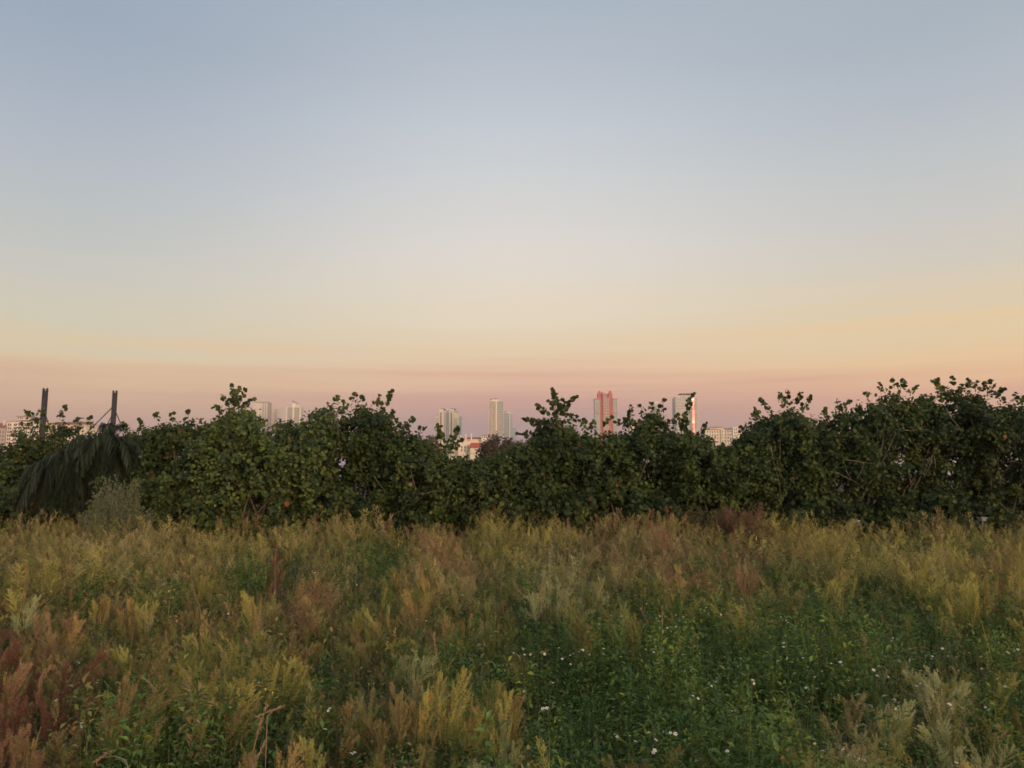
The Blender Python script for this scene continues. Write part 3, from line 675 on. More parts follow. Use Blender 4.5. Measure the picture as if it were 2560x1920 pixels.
B_(1965,27.2,1.3,'warm','open topped bush with loose shoots standing against the orange sky', dens=.8, sprays=[(1930,1030,1902,1000),(1970,1010,1968,976),(1985,1010,2003,984),(2010,1025,2030,990),(1955,1010,1950,985),(1895,1045,1885,1020)], bare=[[(1975,1030),(1992,1060),(2005,1100)]])
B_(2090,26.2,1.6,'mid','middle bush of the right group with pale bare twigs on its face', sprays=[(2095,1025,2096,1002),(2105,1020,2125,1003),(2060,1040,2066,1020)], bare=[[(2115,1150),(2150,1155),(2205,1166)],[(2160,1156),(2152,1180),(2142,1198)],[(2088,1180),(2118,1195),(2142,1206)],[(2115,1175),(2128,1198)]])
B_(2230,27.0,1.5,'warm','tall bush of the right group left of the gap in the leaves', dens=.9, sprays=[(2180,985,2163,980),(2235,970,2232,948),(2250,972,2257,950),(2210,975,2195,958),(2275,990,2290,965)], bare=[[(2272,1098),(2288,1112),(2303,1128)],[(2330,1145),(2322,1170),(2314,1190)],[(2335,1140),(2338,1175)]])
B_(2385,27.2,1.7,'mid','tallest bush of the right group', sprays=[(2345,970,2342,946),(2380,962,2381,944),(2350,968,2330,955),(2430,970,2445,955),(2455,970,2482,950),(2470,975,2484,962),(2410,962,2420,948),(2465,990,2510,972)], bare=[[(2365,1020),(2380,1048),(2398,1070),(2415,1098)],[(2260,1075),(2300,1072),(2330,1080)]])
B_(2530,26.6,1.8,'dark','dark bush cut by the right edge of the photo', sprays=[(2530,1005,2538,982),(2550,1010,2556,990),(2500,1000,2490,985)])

B_(2760,27,2.0,'mid','green bush just past the right edge of the photo')
# lower front skirt bushes that close the hedge's foot
def skirt(px, Y, half, h, mat, label):
    x0 = at(px, 1200, Y).x; rt = empty('low_bush', (x0, Y, 0), label, 'bush', 'low bushes at the foot of the hedge'); cr = MB(); tr = MB()
    n = int(70*half*h); c = np.stack([R.uniform(-half, half, n), R.normal(0, .45, n), R.random(n)*h], 1); c[:,2] *= np.clip(1-(c[:,0]/half)**4*.5, .3, 1)
    D = norm(R.normal(0, 1, (n*6, 3))+np.array([0, -.5, .2])); twigs(cr, np.repeat(c, 6, 0), D, R.uniform(.15, .35, n*6), 4, .08)
    for i in range(10):
        e = c[R.integers(n)]; tr.tube([(R.normal(0, .3), 0, -.05), e*.6, e], [.03, .02, .01], 5)
    cr.build('crown', GM[mat], rt); tr.build('trunk', bark, rt)
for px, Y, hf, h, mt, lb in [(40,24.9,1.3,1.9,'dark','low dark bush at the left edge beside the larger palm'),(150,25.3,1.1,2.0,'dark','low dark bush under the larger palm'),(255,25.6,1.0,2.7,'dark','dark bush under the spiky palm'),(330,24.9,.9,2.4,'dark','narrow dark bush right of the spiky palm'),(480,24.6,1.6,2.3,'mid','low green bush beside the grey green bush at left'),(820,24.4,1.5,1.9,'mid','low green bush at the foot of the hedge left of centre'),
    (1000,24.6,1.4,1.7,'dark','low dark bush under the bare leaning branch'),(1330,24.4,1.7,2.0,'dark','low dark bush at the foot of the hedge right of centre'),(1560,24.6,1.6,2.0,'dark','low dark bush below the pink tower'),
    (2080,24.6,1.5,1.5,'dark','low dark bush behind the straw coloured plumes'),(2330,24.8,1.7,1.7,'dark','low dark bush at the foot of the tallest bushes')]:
    skirt(px, Y, hf, h, mt, lb)

sap = leafmat('sapling_leaf', [(.045,.068,.025), (.068,.094,.032), (.10,.12,.04)], transl=.3)
for i, (px, Y, h) in enumerate([(60,23.6,.95),(420,23.3,1.15),(570,23.8,1.0),(700,23.5,1.1),(905,23.7,1.15),(1060,23.4,.95),(1180,23.7,1.2),(1285,23.5,.95),(1420,23.8,1.1),(1700,23.6,1.2),(1985,23.5,1.15),(2060,23.8,.95),(2300,23.6,1.1),(2410,23.4,.95),(2520,23.6,1.2)]):
    h += .35; x0 = at(px, 1200, Y).x; cr = MB(); tr = MB(); n = int(60*h)
    rt = empty('sapling', (x0, Y, float(terrain(x0, Y))), ('tall' if i % 2 else 'short')+' leafy sapling at the hedge foot below '+next(t for a, t in COLS if px < a), 'sapling', 'young saplings at the foot of the hedge')
    c = np.stack([R.normal(0, .22, n), R.normal(0, .2, n), R.random(n)**.7*h*.85], 1); c[:,:2] *= (1.25-c[:,2:3]/h)
    twigs(cr, c, norm(R.normal(0, 1, (n, 3))+np.array([0, -.2, .6])), R.uniform(.12, .28, n), 6, .032); cr.build('crown', sap, rt)
    for k_ in range(6): e = c[R.integers(n)]; tr.tube([(0, 0, -.05), e*.55, e], [.012, .008, .004], 4)
    tr.build('stem', bark, rt)

# drooping palms at left
palmat = leafmat('palm_frond', [(.009,.016,.008), (.022,.037,.018), (.060,.082,.044)], transl=.12, rough=.6)
palmbark = surf('palm_bark', (.022, .019, .014), rough=.95, var=.4, scale=5)
def palm(px, py, Y, reach, nf, label, fall=1.6, drop=.5):
    """low palm: short trunk, fronds arching out and hanging, each with long thin drooping leaflets"""
    h = at(px, py, Y); rt = empty('palm', (h.x, Y, 0), label, 'palm', 'drooping palms in the left of the hedge')
    t = MB(); t.tube([(0, .2, -.05), (.05, .15, h.z*.5), (0, 0, h.z)], [.16, .13, .12], 9); t.build('trunk', palmbark, rt)
    for i in range(nf):
        a = rnd.random()*6.283; up = rnd.uniform(-.1, 1.35) if i % 4 else rnd.uniform(-.9, -.2); ln = reach*(.5+.65*rnd.random())
        s = np.linspace(0, 1, 22); r_ = ln*np.sin(s*1.45)*(.55+.45*math.cos(up)); z = h.z-.25+ln*(math.sin(up)*s*.95-fall*(.5 if up < 1.05 else .2)*s**2.2)
        P = np.stack([math.cos(a)*r_, math.sin(a)*r_*.8, np.maximum(z, .2+.3*R.random())], 1)
        f = MB(); f.tube(P[::3], np.linspace(.014, .004, len(P[::3])), 4)
        side = np.array([-math.sin(a), math.cos(a), 0]); m = 75
        tt = R.uniform(.12, 1, m*2); k = tt*21; k0 = np.clip(k.astype(int), 0, 20); pp = P[k0]+(P[k0+1]-P[k0])*(k-k0)[:,None]
        sg = np.where(np.arange(m*2) % 2 == 0, 1., -1.)[:,None]; fwd_ = norm(P[k0+1]-P[k0])
        d0 = norm(side*sg*.75+fwd_*.7+R.normal(0, .12, (m*2, 3))); L_ = drop*(.3+.9*R.random(m*2))*np.sin(math.pi*np.clip(tt*.85+.12, 0, 1))**.5
        c1 = pp+d0*(L_*.4)[:,None]; c2 = pp+d0*(L_*.62)[:,None]; c2[:,2] -= L_*.38
        wv = norm(np.cross(d0, [0, 0, 1.]))*.009
        c3 = c2.copy(); c3[:,2] -= L_*.25
        v = np.stack([pp-wv, pp+wv, c1-wv, c1+wv, c2-wv*.8, c2+wv*.8, c3], 1); q = (np.arange(m*2)*7)[:,None]
        f.add(v, np.concatenate([q+np.array([0, 1, 3, 2]), q+np.array([2, 3, 5, 4])])); f.f.append((q+np.array([4, 5, 6])+(f.n-len(v)*7)).astype(np.int32))
        f.build('frond', palmat, rt)
palm(160,1135,24.6,1.35,40,'larger drooping palm, a dark shaggy mound at left', 3.0, .6)
palm(262,1082,24.9,1.3,40,'spiky topped palm below the right mast', 2.6, .5)
palm(548,1095,25.3,1.0,26,'small drooping palm half hidden among bushes left of the pale towers', 1.9, .45)

# small leaved shrubs
def fine_shrub(px, ytop, Y, half, mat, label, name, n=900, lw=.02, ll=.06, flat=1.0):
    p = at(px, ytop, Y); h = p.z; rt = empty(name, (p.x, Y, 0), label, 'shrub'); cr = MB(); st = MB()
    a = R.random(n)*6.283; cs = R.random(n); sn = np.sqrt(1-cs**2); lump = 1+.16*np.sin(a*4+1)*sn+.14*np.sin(cs*9+a*2)+.10*np.sin(a*9+cs*5)
    tip = np.stack([np.cos(a)*sn*half, np.sin(a)*sn*half*.8, h*.35+cs*h*.65*flat], 1)*lump[:,None]*(.72+.28*R.random(n)**.4)[:,None]
    m = 34; T = .45+.55*R.random((n, m)); P = (tip[:,None,:]*T[:,:,None]+R.normal(0, .025, (n, m, 3))).reshape(-1, 3)
    D = norm(np.repeat(tip, m, 0)/half*.6+np.array([0, 0, .6])+R.normal(0, .55, (n*m, 3)))
    S = norm(np.cross(D, R.normal(0, 1, D.shape))); l_ = ll*(.6+.8*R.random(n*m))
    v = np.stack([P, P+D*(l_*.5)[:,None]+S*lw*.5, P+D*l_[:,None], P+D*(l_*.5)[:,None]-S*lw*.5], 1); k = (np.arange(n*m)*4)[:,None]
    cr.add(v, k+np.array([0, 1, 2, 3])); cr.build('crown', mat, rt)
    for i in range(14): st.tube([(R.normal(0, .05), R.normal(0, .05), -.03), tip[i]*.5, tip[i]*.9], [.018, .012, .005], 4)
    st.build('stem', bark, rt)
greym = leafmat('grey_green_leaf', [(.085,.110,.055), (.125,.150,.080), (.165,.185,.115)], transl=.2)
redm = leafmat('red_brown_twig', [(.12,.070,.045), (.15,.090,.055), (.11,.085,.045)], transl=.2)
olm = leafmat('olive_twig', [(.07,.075,.03), (.10,.095,.04), (.13,.11,.05)], transl=.2)
fine_shrub(297, 1214, 23.2, .82, greym, 'round grey green shrub before the drooping palm at left', 'grey_shrub', n=1300, lw=.03, ll=.055)
fine_shrub(1850, 1268, 23.2, 1.0, redm, 'low reddish brown twiggy shrub in front of the hedge at right', 'twiggy_shrub', lw=.012, ll=.07)
fine_shrub(1765, 1284, 23.4, .75, olm, 'low olive green shrub left of the reddish brown one', 'twiggy_shrub', n=700)

# wooded scrub between the hedge and the houses
def far_tree(px, ytop, Y, half, label, mat, dens=1):
    p = at(px, ytop, Y); rt = empty('tree', (p.x, Y, 0), label, 'tree', 'trees behind the hedge'); cr = MB(); tr = MB()
    n = int(500*dens); c = norm(R.normal(0, 1, (n, 3)))*R.random((n, 1))**.4*np.array([half, half, p.z*.32])+np.array([0, 0, p.z*.68])
    D = norm(R.normal(0, 1, (n*3, 3))); twigs(cr, np.repeat(c, 3, 0), D, R.uniform(.3, .7, n*3), 3, .13)
    tr.tube([(0, 0, -.1), (.1, 0, p.z*.4), (0, .1, p.z*.8)], [.2, .15, .06], 6)
    for i in range(9): tr.tube([(0, 0, p.z*.4), c[i]*.6+np.array([0, 0, p.z*.25]), c[i]], [.09, .05, .02], 4)
    cr.build('crown', mat, rt); tr.build('trunk', bark, rt)
brn = leafmat('dry_leaf', [(.09,.07,.05), (.13,.10,.07), (.08,.085,.045)], transl=.15)
far_tree(1245,1092,70,1.9,'brownish tree below the tall cream tower', brn)
far_tree(1285,1104,75,1.7,'brownish tree below the glass tower', brn)
far_tree(1330,1100,80,2.2,'dull green tree behind the hedge right of the glass tower', GM['warm'])
far_tree(1075,1094,60,1.0,'pale brown tree left of the twin cream towers', brn, .6)

# ------------------------------------------------------------------ masts
steel = surf('dark_steel', (.045, .045, .06), rough=.6, metal=.3, var=.3, scale=.6)
def mast(px, ptop, Y, wpx, label, braces):
    b = t = at(px, ptop, Y); wd = wpx/F*Y; rt = empty('mast', (b.x, Y, 0), label, 'mast', 'dark steel masts behind the hedge at left')
    H = t.z; m = MB(); m.box(-wd*.36, wd*.36, -wd*.30, wd*.30, 0, H-wd*.9); m.build('post', steel, rt)
    for s in (-1, 1):
        q = MB(); q.box(min(s*wd*.362, s*wd*.5), max(s*wd*.362, s*wd*.5), -wd*.45, wd*.45, 0, H-wd*.3); q.tube([(s*wd*.43, 0, H-wd*.32), (s*wd*.46, 0, H)], [wd*.06, wd*.03], 6)
        q.build('flange', steel, rt)
    n = int((H-4)/(wd*2))
    cb = MB()
    for i in range(n): z = 4+i*wd*2; cb.box(-wd*.358, wd*.358, -wd*.36, -wd*.302, z, z+wd*.18)
    cb.build('rungs', steel, rt)
    for (tz_, bx, by, bz_) in braces:
        q = MB(); q.tube([(math.copysign(wd*.5, bx), 0, tz_), (bx, by, bz_)], [wd*.13, wd*.13], 6); q.build('brace', steel, rt)
mast(114,968,250,10,'left one of two dark steel masts rising behind the hedge', [(22,-7,0,6),(22,7,0,6)])
mast(288,974,250,9.2,'right one of two dark steel masts, braced by struts', [(24.5,-8.5,0,16),(21.8,-4.6,1,14),(23,4.8,0,14.5),(21.0,-2.2,1,14)])

# ------------------------------------------------------------------ buildings
cream = surf('cream_stucco', (.74, .65, .50), rough=.85, var=.06, scale=.05)
pale = surf('pale_concrete', (.68, .64, .56), rough=.8, var=.06, scale=.05)
white = surf('white_render', (.84, .79, .69), rough=.8, var=.05, scale=.05)
pink = surf('coral_stucco', (.56, .19, .15), rough=.85, var=.06, scale=.05)
tile = surf('brown_roof_tile', (.30, .15, .11), rough=.9, var=.2, scale=.6)
redtile = surf('red_roof_tile', (.42, .10, .06), rough=.9, var=.2, scale=.6)
slate = surf('slate_roof', (.30, .23, .22), rough=.8, var=.15, scale=.2)
def glassy(name, c, rough=.25):
    m, t, b = mat_base(name); n = t.nodes; l = t.links; x = n.new('ShaderNodeTexCoord'); br = n.new('ShaderNodeTexBrick'); 
    mp_ = n.new('ShaderNodeMapping'); mp_.inputs['Rotation'].default_value = (math.pi/2, 0, 0); l.new(x.outputs['Object'], mp_.inputs[0]); l.new(mp_.outputs[0], br.inputs[0])
    br.inputs['Scale'].default_value = 1; br.inputs['Brick Width'].default_value = 3.2; br.inputs['Row Height'].default_value = 3.3; br.inputs['Mortar Size'].default_value = .25; br.offset = 0
    br.inputs['Color1'].default_value = (*c, 1); br.inputs['Color2'].default_value = (*[v*.75 for v in c], 1); br.inputs['Mortar'].default_value = (*[min(v*1.8, .6) for v in c], 1)
    l.new(br.outputs[0], b.inputs['Base Color']); b.inputs['Roughness'].default_value = rough; b.inputs['Specular IOR Level'].default_value = .8
    return m
gl_green = glassy('green_grey_glass', (.26, .30, .27)); gl_blue = glassy('blue_grey_glass', (.22, .28, .31)); gl_tan = glassy('tan_glass', (.33, .30, .24)); gl_dark = glassy('dark_window', (.07, .07, .075))
mirror = surf('copper_glass', (.058, .032, .029), rough=.12, metal=1, var=.5, scale=.12)
bright_glass = surf('glint_glass', (.16, .085, .07), rough=.12, metal=1, var=.1, scale=.15)  # paler copy of the bay glass: brightest sun glints put into its colour
pinkglass = glassy('pink_grey_glass', (.34, .17, .15))
class Bld:
    """a building whose parts are given by photo columns/rows at its own distance; built as solids with depth"""
    def __init__(s, name, px, Y, label, cat='building', rot=0, group=None):
        s.Y = Y; s.x = at(px, 1045, Y).x; s.e = empty(name, (s.x, Y, 0), label, cat, group); s.rot = rot
        s.e.rotation_euler[2] = rot
    def X(s, px): return (at(px, 1045, s.Y).x-s.x)/math.cos(s.rot)
    def Z(s, px, py): return at(px, py, s.Y).z
    def block(s, name, x0, x1, yt, mat, yb=None, front=0, depth=None, n=1):
        m = MB(); X0, X1 = s.X(x0), s.X(x1); zt = s.Z((x0+x1)/2, yt); zb = 0 if yb is None else s.Z((x0+x1)/2, yb)
        d = depth or max((X1-X0)*.9, 4); m.box(X0, X1, front, front+d, zb, zt); return m.build(name, mat, s.e)
    def hip(s, name, x0, x1, yeave, ytop, mat, over=.5, depth=10, front=0, ridge=.0):
        m = MB(); X0, X1 = s.X(x0)-over, s.X(x1)+over; z0 = s.Z((x0+x1)/2, yeave)+.02; z1 = s.Z((x0+x1)/2, ytop); xm = (X0+X1)/2; r_ = (X1-X0)/2*ridge
        y0, y1 = front-over, front+depth+over; ym = (y0+y1)/2
        v = [(X0,y0,z0),(X1,y0,z0),(X1,y1,z0),(X0,y1,z0),(xm-r_-.05,ym,z1),(xm+r_+.05,ym,z1)]
        m.add(v, [(0,1,5,4),(2,3,4,5)]); m.f.append(np.array([(1,2,5),(3,0,4),(0,3,2)], np.int32)); m.f.append(np.array([(0,2,1)], np.int32)); return m.build(name, mat, s.e)
    def slabs(s, name, x0, x1, ys, mat, front=-1.2, depth=1.3, th=.5):
        for y in ys:
            m = MB(); z = s.Z((x0+x1)/2, y); m.box(s.X(x0), s.X(x1), front, front+depth, z-th, z); m.build(name, mat, s.e)
    def windows(s, cols, rows, w, h, mat, front=-.02, arch=False, parent=None):
        """each window a mesh: frame slab standing proud with a dark pane inside"""
        fme = MB(); fme.box(-w/2-.15, w/2+.15, -.10, .0, -h/2-.15, h/2+.15); pme = MB(); pme.box(-w/2, w/2, -.13, -.104, -h/2, h/2)
        if arch: pme.prism([(-w/2, 0), (w/2, 0), (w/2, .01), (-w/2, .01)], 0, .01) if False else None
        A_, B2 = fme.mesh('window', white), pme.mesh('pane', mat)
        for cxp in cols:
            for cyp in rows:
                o = bpy.data.objects.new('window', A_); C.objects.link(o); o.parent = s.e; o.location = (s.X(cxp), front, s.Z(cxp, cyp))
                q = bpy.data.objects.new('pane', B2); C.objects.link(q); q.parent = o

# A, B: houses at the left edge
b = Bld('apartment_block', -10, 620, 'pinkish block with a brown roof cut by the left edge', cat='building')
b.block('wall', -70, 16.5, 1070, surf('pink_stucco', (.52,.40,.34), var=.08, scale=.05), depth=18); b.hip('roof', -70, 16.5, 1070, 1056, tile, depth=18, ridge=.7); b.block('chimney', -2, 4, 1050, cream, yb=1062, front=5, depth=2); b.block('chimney', 7, 10, 1053, cream, yb=1062, front=5, depth=2)
b.windows([-20,-12,-4,4,11], [1080,1090,1100,1110,1120], 1.0, 2.0, gl_dark)
b = Bld('apartment_block', 60, 600, 'cream apartment block below the left mast')
b.block('wall', 19, 118, 1054, cream, depth=20); b.block('wall', 118.2, 214, 1060, cream, front=2, depth=18)
b.hip('roof', 19, 32, 1054, 1051.5, tile, depth=8, over=.6); b.hip('roof', 34, 76, 1054, 1048.5, tile, depth=12, over=.8, ridge=.6, front=1); b.hip('roof', 118, 214, 1060, 1053, tile, depth=18, ridge=.8)
b.block('penthouse', 27, 60, 1040, pale, yb=1050, front=8, depth=9); b.block('penthouse_roof', 25.5, 61.5, 1038.5, slate, yb=1039.9, front=7, depth=11)
b.windows([30,35,40], [1043.5], .9, 1.4, gl_dark, front=7.98)
for c_ in (33, 46, 59, 74, 90, 106): b.block('pilaster', c_-1.2, c_+1.2, 1056, white, front=-.5, depth=.48)
b.windows([23,28,38,42,50,55,64,69,79,84,96,101,111], [1062,1071,1080,1089,1098,1107], 1.1, 1.9, gl_dark)
b.windows([126,136,146,156,166,176,186,196,206], [1068,1077,1086,1095], 1.1, 1.8, gl_dark, front=1.98)
# C
b = Bld('apartment_tower', 652, 1900, 'pale flat topped distant tower right of the pointed bush, left of a lower wing')
b.block('wall', 633, 669, 1005.5, gl_tan, depth=30); b.block('wall', 631.5, 656, 1009, pale, front=-2.5, depth=2.4); b.block('penthouse', 637, 668, 1004, slate, yb=1005.4, front=3, depth=20)
for c_ in (634, 640, 647, 661, 667): b.block('fin', c_-.6, c_+.6, 1008, white, front=-4, depth=1.4)
b.slabs('floor_slab', 632, 669, [1012+i*3.6 for i in range(13)], white, front=-3.6, depth=1.0, th=.8)
b = Bld('apartment_tower', 682, 1950, 'low pale distant tower just right of the flat topped one')
b.block('wall', 671, 695, 1021, pale, depth=24); b.block('glass_bay', 686, 694, 1022, gl_tan, front=-1, depth=.98); b.block('penthouse', 670, 678, 1018.5, pale, yb=1020.9, front=4, depth=8)
b.slabs('floor_slab', 671, 695, [1025+i*3.8 for i in range(9)], white, front=-1.8, depth=.75, th=.7)
# D
b = Bld('apartment_tower', 733, 1700, 'pale distant tower with a small slanted roof plate on top')
b.block('wall', 715.5, 751, 1018.5, gl_tan, depth=28); b.block('parapet', 715, 751.5, 1017, white, yb=1018.4, front=-.5, depth=29); b.block('core', 728.5, 736.5, 1008, white, yb=1017, front=4, depth=10); b.block('core', 736.6, 745, 1010, pale, yb=1017, front=6, depth=10)
b.block('fin', 731.5, 735, 1018, white, front=-2.5, depth=2.4); b.block('fin', 749, 751.5, 1018, white, front=-2.5, depth=2.4); b.block('fin', 715.5, 717.5, 1018, white, front=-1.8, depth=1.7)
m = MB(); a_ = np.array([b.X(727.5), 2, b.Z(727, 1003.5)]); c_ = np.array([b.X(743), 2, b.Z(743, 1009)])
m.add([a_, a_+(0,14,0), c_+(0,14,0), c_, a_+(0,0,2.6), a_+(0,14,2.6), c_+(0,14,.5), c_+(0,0,.5)], [(0,1,2,3),(4,7,6,5),(0,3,7,4),(1,5,6,2),(0,4,5,1),(3,2,6,7)]); m.build('roof', slate, b.e)
# E twin tower
b = Bld('apartment_tower', 1120, 1500, 'twin topped cream tower with two pointed roofs')
b.block('wall', 1087.5, 1100, 1040.5, cream, depth=26); b.block('wall', 1092.5, 1097, 1031, cream, front=3, depth=18)
b.block('wall', 1097.2, 1109, 1022.5, cream, front=-2, depth=26); b.block('glass_bay', 1109.2, 1122.5, 1029, gl_green, front=1, depth=20); b.block('wall', 1109.2, 1115, 1027, cream, front=-.8, depth=1.7)
b.block('wall', 1122.7, 1135, 1022.5, cream, front=-2, depth=26); b.block('wall', 1135.2, 1144, 1031, cream, front=-.5, depth=24); b.block('wall', 1144.2, 1147.5, 1036, white, front=-1, depth=24); b.block('side_wing', 1147.7, 1153, 1040.5, gl_blue, front=2, depth=22)
b.block('core', 1115.5, 1120.5, 1022, white, yb=1029, front=8, depth=8)
b.hip('roof', 1097.5, 1111.5, 1022.8, 1019.2, slate, depth=18, over=.8); b.hip('roof', 1124, 1139, 1022.8, 1019.2, slate, depth=18, over=.8); b.hip('roof', 1107.5, 1114.5, 1027, 1024, slate, depth=10, over=.4, front=-1); b.hip('roof', 1136, 1144.8, 1031, 1027.5, slate, depth=14, over=.4)
for c0, c1 in ((1101, 1104), (1127, 1130), (1112, 1113.4), (1116.2, 1117.4), (1119, 1121)): b.block('window_bay', c0, c1, 1031, gl_dark if c0 < 1110 or c0 > 1122 else gl_blue, front=-2.5, depth=.48)
for c_ in (1090, 1094.5, 1138, 1141.5): b.block('window_bay', c_-.7, c_+.7, 1045, gl_tan, front=-.9, depth=.38)
# F
b = Bld('apartment_tower', 1240, 1350, 'tallest cream and glass tower, centre of the skyline')
b.block('wall', 1222.5, 1238.5, 1003, gl_tan, depth=26); b.block('fin', 1238.7, 1242.5, 1001, white, front=-2.5, depth=25); b.block('wall', 1242.7, 1258.5, 1003.5, gl_green, front=.5, depth=25)
b.block('parapet', 1241.5, 1258.8, 1002, white, yb=1003.3, front=-.3, depth=26); b.block('core', 1230, 1245, 997.5, white, yb=1002.9, front=5, depth=12); b.block('penthouse', 1225, 1230, 999, pale, yb=1002.9, front=6, depth=8); b.block('roof_plate', 1234, 1244, 995.2, slate, yb=996.6, front=4, depth=14); b.block('roof_plate', 1225, 1231, 995.6, slate, yb=998.8, front=8, depth=6)
for c_ in (1222.8, 1228, 1236.2, 1258.2): b.block('fin', c_-.5, c_+.5, 1006, cream, front=-1.2, depth=1.1)
b.slabs('balcony', 1228.6, 1235.6, [1008+i*4.1 for i in range(26)], cream, front=-1.6, depth=1.5, th=1.0)
b.slabs('balcony', 1244, 1257, [1009+i*4.1 for i in range(26)], pale, front=-.8, depth=1.2, th=.7)
# G
b = Bld('apartment_tower', 1270, 1450, 'bluish glass tower touching the right side of the tallest cream tower')
b.block('wall', 1259.4, 1273, 1033.5, gl_blue, depth=26); b.block('fin', 1273.2, 1275.2, 1033, white, front=-2, depth=26); b.block('wall', 1275.4, 1281, 1035, gl_blue, front=1, depth=24); b.block('fin', 1258.8, 1259.3, 1033, white, front=-1, depth=10)
b.block('parapet', 1259.4, 1273, 1032.3, white, yb=1033.3, front=-.4, depth=26); b.block('penthouse', 1261, 1266, 1028.5, slate, yb=1032.2, front=5, depth=8); b.block('core', 1266.2, 1276, 1029.5, pale, yb=1032.2, front=5, depth=10)
b.slabs('floor_slab', 1259.6, 1272.8, [1038+i*4 for i in range(20)], pale, front=-.6, depth=.58, th=.5)
# H
b = Bld('apartment_tower', 1286, 1900, 'short faint blue grey tower right of the bluish glass tower')
b.block('wall', 1280, 1290, 1069, gl_blue, depth=20); b.block('core', 1282, 1286, 1065.5, pale, yb=1069, front=4, depth=6); b.slabs('floor_slab', 1280, 1290, [1073+i*4 for i in range(9)], pale, front=-.6, depth=.58, th=.5)
# I red roofed houses
b = Bld('villa_block', 1180, 520, 'cream house group with brick red tiled roofs below the tall towers', cat='building')
b.block('wall', 1128, 1206, 1096, cream, front=6, depth=12); b.hip('roof', 1160, 1206, 1096.5, 1091, redtile, depth=12, front=6, ridge=.7)
b.block('wall', 1146, 1262, 1112, cream, depth=5.9); b.hip('roof', 1176, 1204, 1120.5, 1107.5, redtile, front=-6, depth=5, ridge=.75); b.block('wall', 1177, 1203, 1120.6, cream, front=-6, depth=5); b.hip('roof', 1206, 1234, 1121, 1113, redtile, front=-5, depth=4, ridge=.8); b.block('wall', 1206, 1233, 1121.2, cream, front=-5, depth=4)
b.block('tower', 1203.6, 1219, 1088, white, front=3, depth=5.9); b.hip('tower_roof', 1203.6, 1219, 1088, 1085.5, tile, front=3, depth=6)
for c_, yt in ((1164.5, 1084), (1178.5, 1083.5), (1152, 1087), (1191, 1099), (1201, 1100)): b.block('chimney', c_-1.2, c_+1.2, yt, white, yb=1100, front=2 if yt < 1090 else -1, depth=1.2)
b.windows([1207,1212,1216], [1092], .7, 1.5, gl_dark, front=2.98); b.windows([1155,1163,1171,1212,1222,1232,1242,1252], [1118,1126], .9, 1.6, gl_dark)
b = Bld('villa_block', 1090, 520, 'cream house behind the forked leafy shoot under the twin towers')
b.block('wall', 1076, 1112, 1098, cream, depth=10); b.hip('roof', 1080, 1108, 1098, 1092, tile, depth=10, ridge=.4); b.windows([1082,1089,1096,1103], [1104,1113], .9, 1.6, gl_dark)
b = Bld('villa_block', 1290, 540, 'low cream house below the bluish glass tower')
b.block('wall', 1262.5, 1320, 1110, cream, front=3, depth=10); b.hip('roof', 1278, 1318, 1110, 1105, tile, depth=10, front=3, ridge=.8); b.windows([1268,1276,1284,1292,1300,1308,1316], [1116,1124], .9, 1.6, gl_dark, front=2.98)
# J pink tower
b = Bld('apartment_tower', 1516, 1330, 'coral pink tower with domed corner turrets')
b.block('wall', 1494, 1537, 998, pink, depth=30); b.block('wall', 1495.5, 1510, 983, pink, front=.8, depth=13); b.block('wall', 1510.2, 1522, 985, pink, front=4, depth=10); b.block('wall', 1522.2, 1532, 983, pink, front=.8, depth=13)
b.block('side_wing', 1487, 1500, 998.5, gl_green, front=-2, depth=20); b.block('cornice', 1486.3, 1500.5, 996.8, pink, yb=998.3, front=-2.5, depth=21); b.block('side_wing', 1533, 1544, 998.5, gl_green, front=-1.5, depth=20); b.block('cornice', 1532.5, 1544.4, 996.8, pink, yb=998.3, front=-2, depth=21)
b.block('window_bay', 1507, 1518, 987, pinkglass, front=-3.5, depth=3.2); b.block('window_bay', 1518.2, 1523.5, 995, pinkglass, front=-3.5, depth=3.2); b.block('cornice', 1505, 1524, 984.5, pink, yb=986.8, front=-3.8, depth=4)
for c_ in (1501.5, 1504.5, 1525.5, 1528, 1531.5): b.block('pier', c_-1.2, c_+1.2, 999, pink, front=-1.6, depth=1.5)
b.block('window_bay', 1526.6, 1527.4, 1001, gl_green, front=-1, depth=.9)
b.block('cornice', 1487, 1545, 1031, pink, yb=1033, front=-3.9, depth=.38)
b.slabs('balcony', 1508, 1523, [992+i*3.9 for i in range(22)], pale, front=-4.4, depth=.55, th=.5)
b.slabs('balcony', 1488, 1499, [1003+i*3.9 for i in range(19)], pale, front=-2.9, depth=.55, th=.45)
def dome(bb, x0, x1, y0, y1, mat, front):
    m = MB(); xm = bb.X((x0+x1)/2); r_ = (bb.X(x1)-bb.X(x0))/2; z0 = bb.Z(x0, y0)+.02; hh = bb.Z(x0, y1)-z0; k = 14; rows = 6
    v = [(xm+r_*math.cos(j*2*math.pi/k)*math.cos(i*math.pi/2/rows), front+r_+r_*math.sin(j*2*math.pi/k)*math.cos(i*math.pi/2/rows), z0+hh*math.sin(i*math.pi/2/rows)) for i in range(rows+1) for j in range(k)]
    m.add(v, [(i*k+j, i*k+(j+1)%k, (i+1)*k+(j+1)%k, (i+1)*k+j) for i in range(rows) for j in range(k)]); return m.build('dome', mat, bb.e, True)
dome(b, 1496, 1503.5, 983, 976, pink, 1.5); dome(b, 1503.6, 1510, 983, 978.5, pink, 3); dome(b, 1523, 1531.5, 983, 975.5, pink, 1.5); dome(b, 1511, 1517, 985, 981.5, pink, 5)
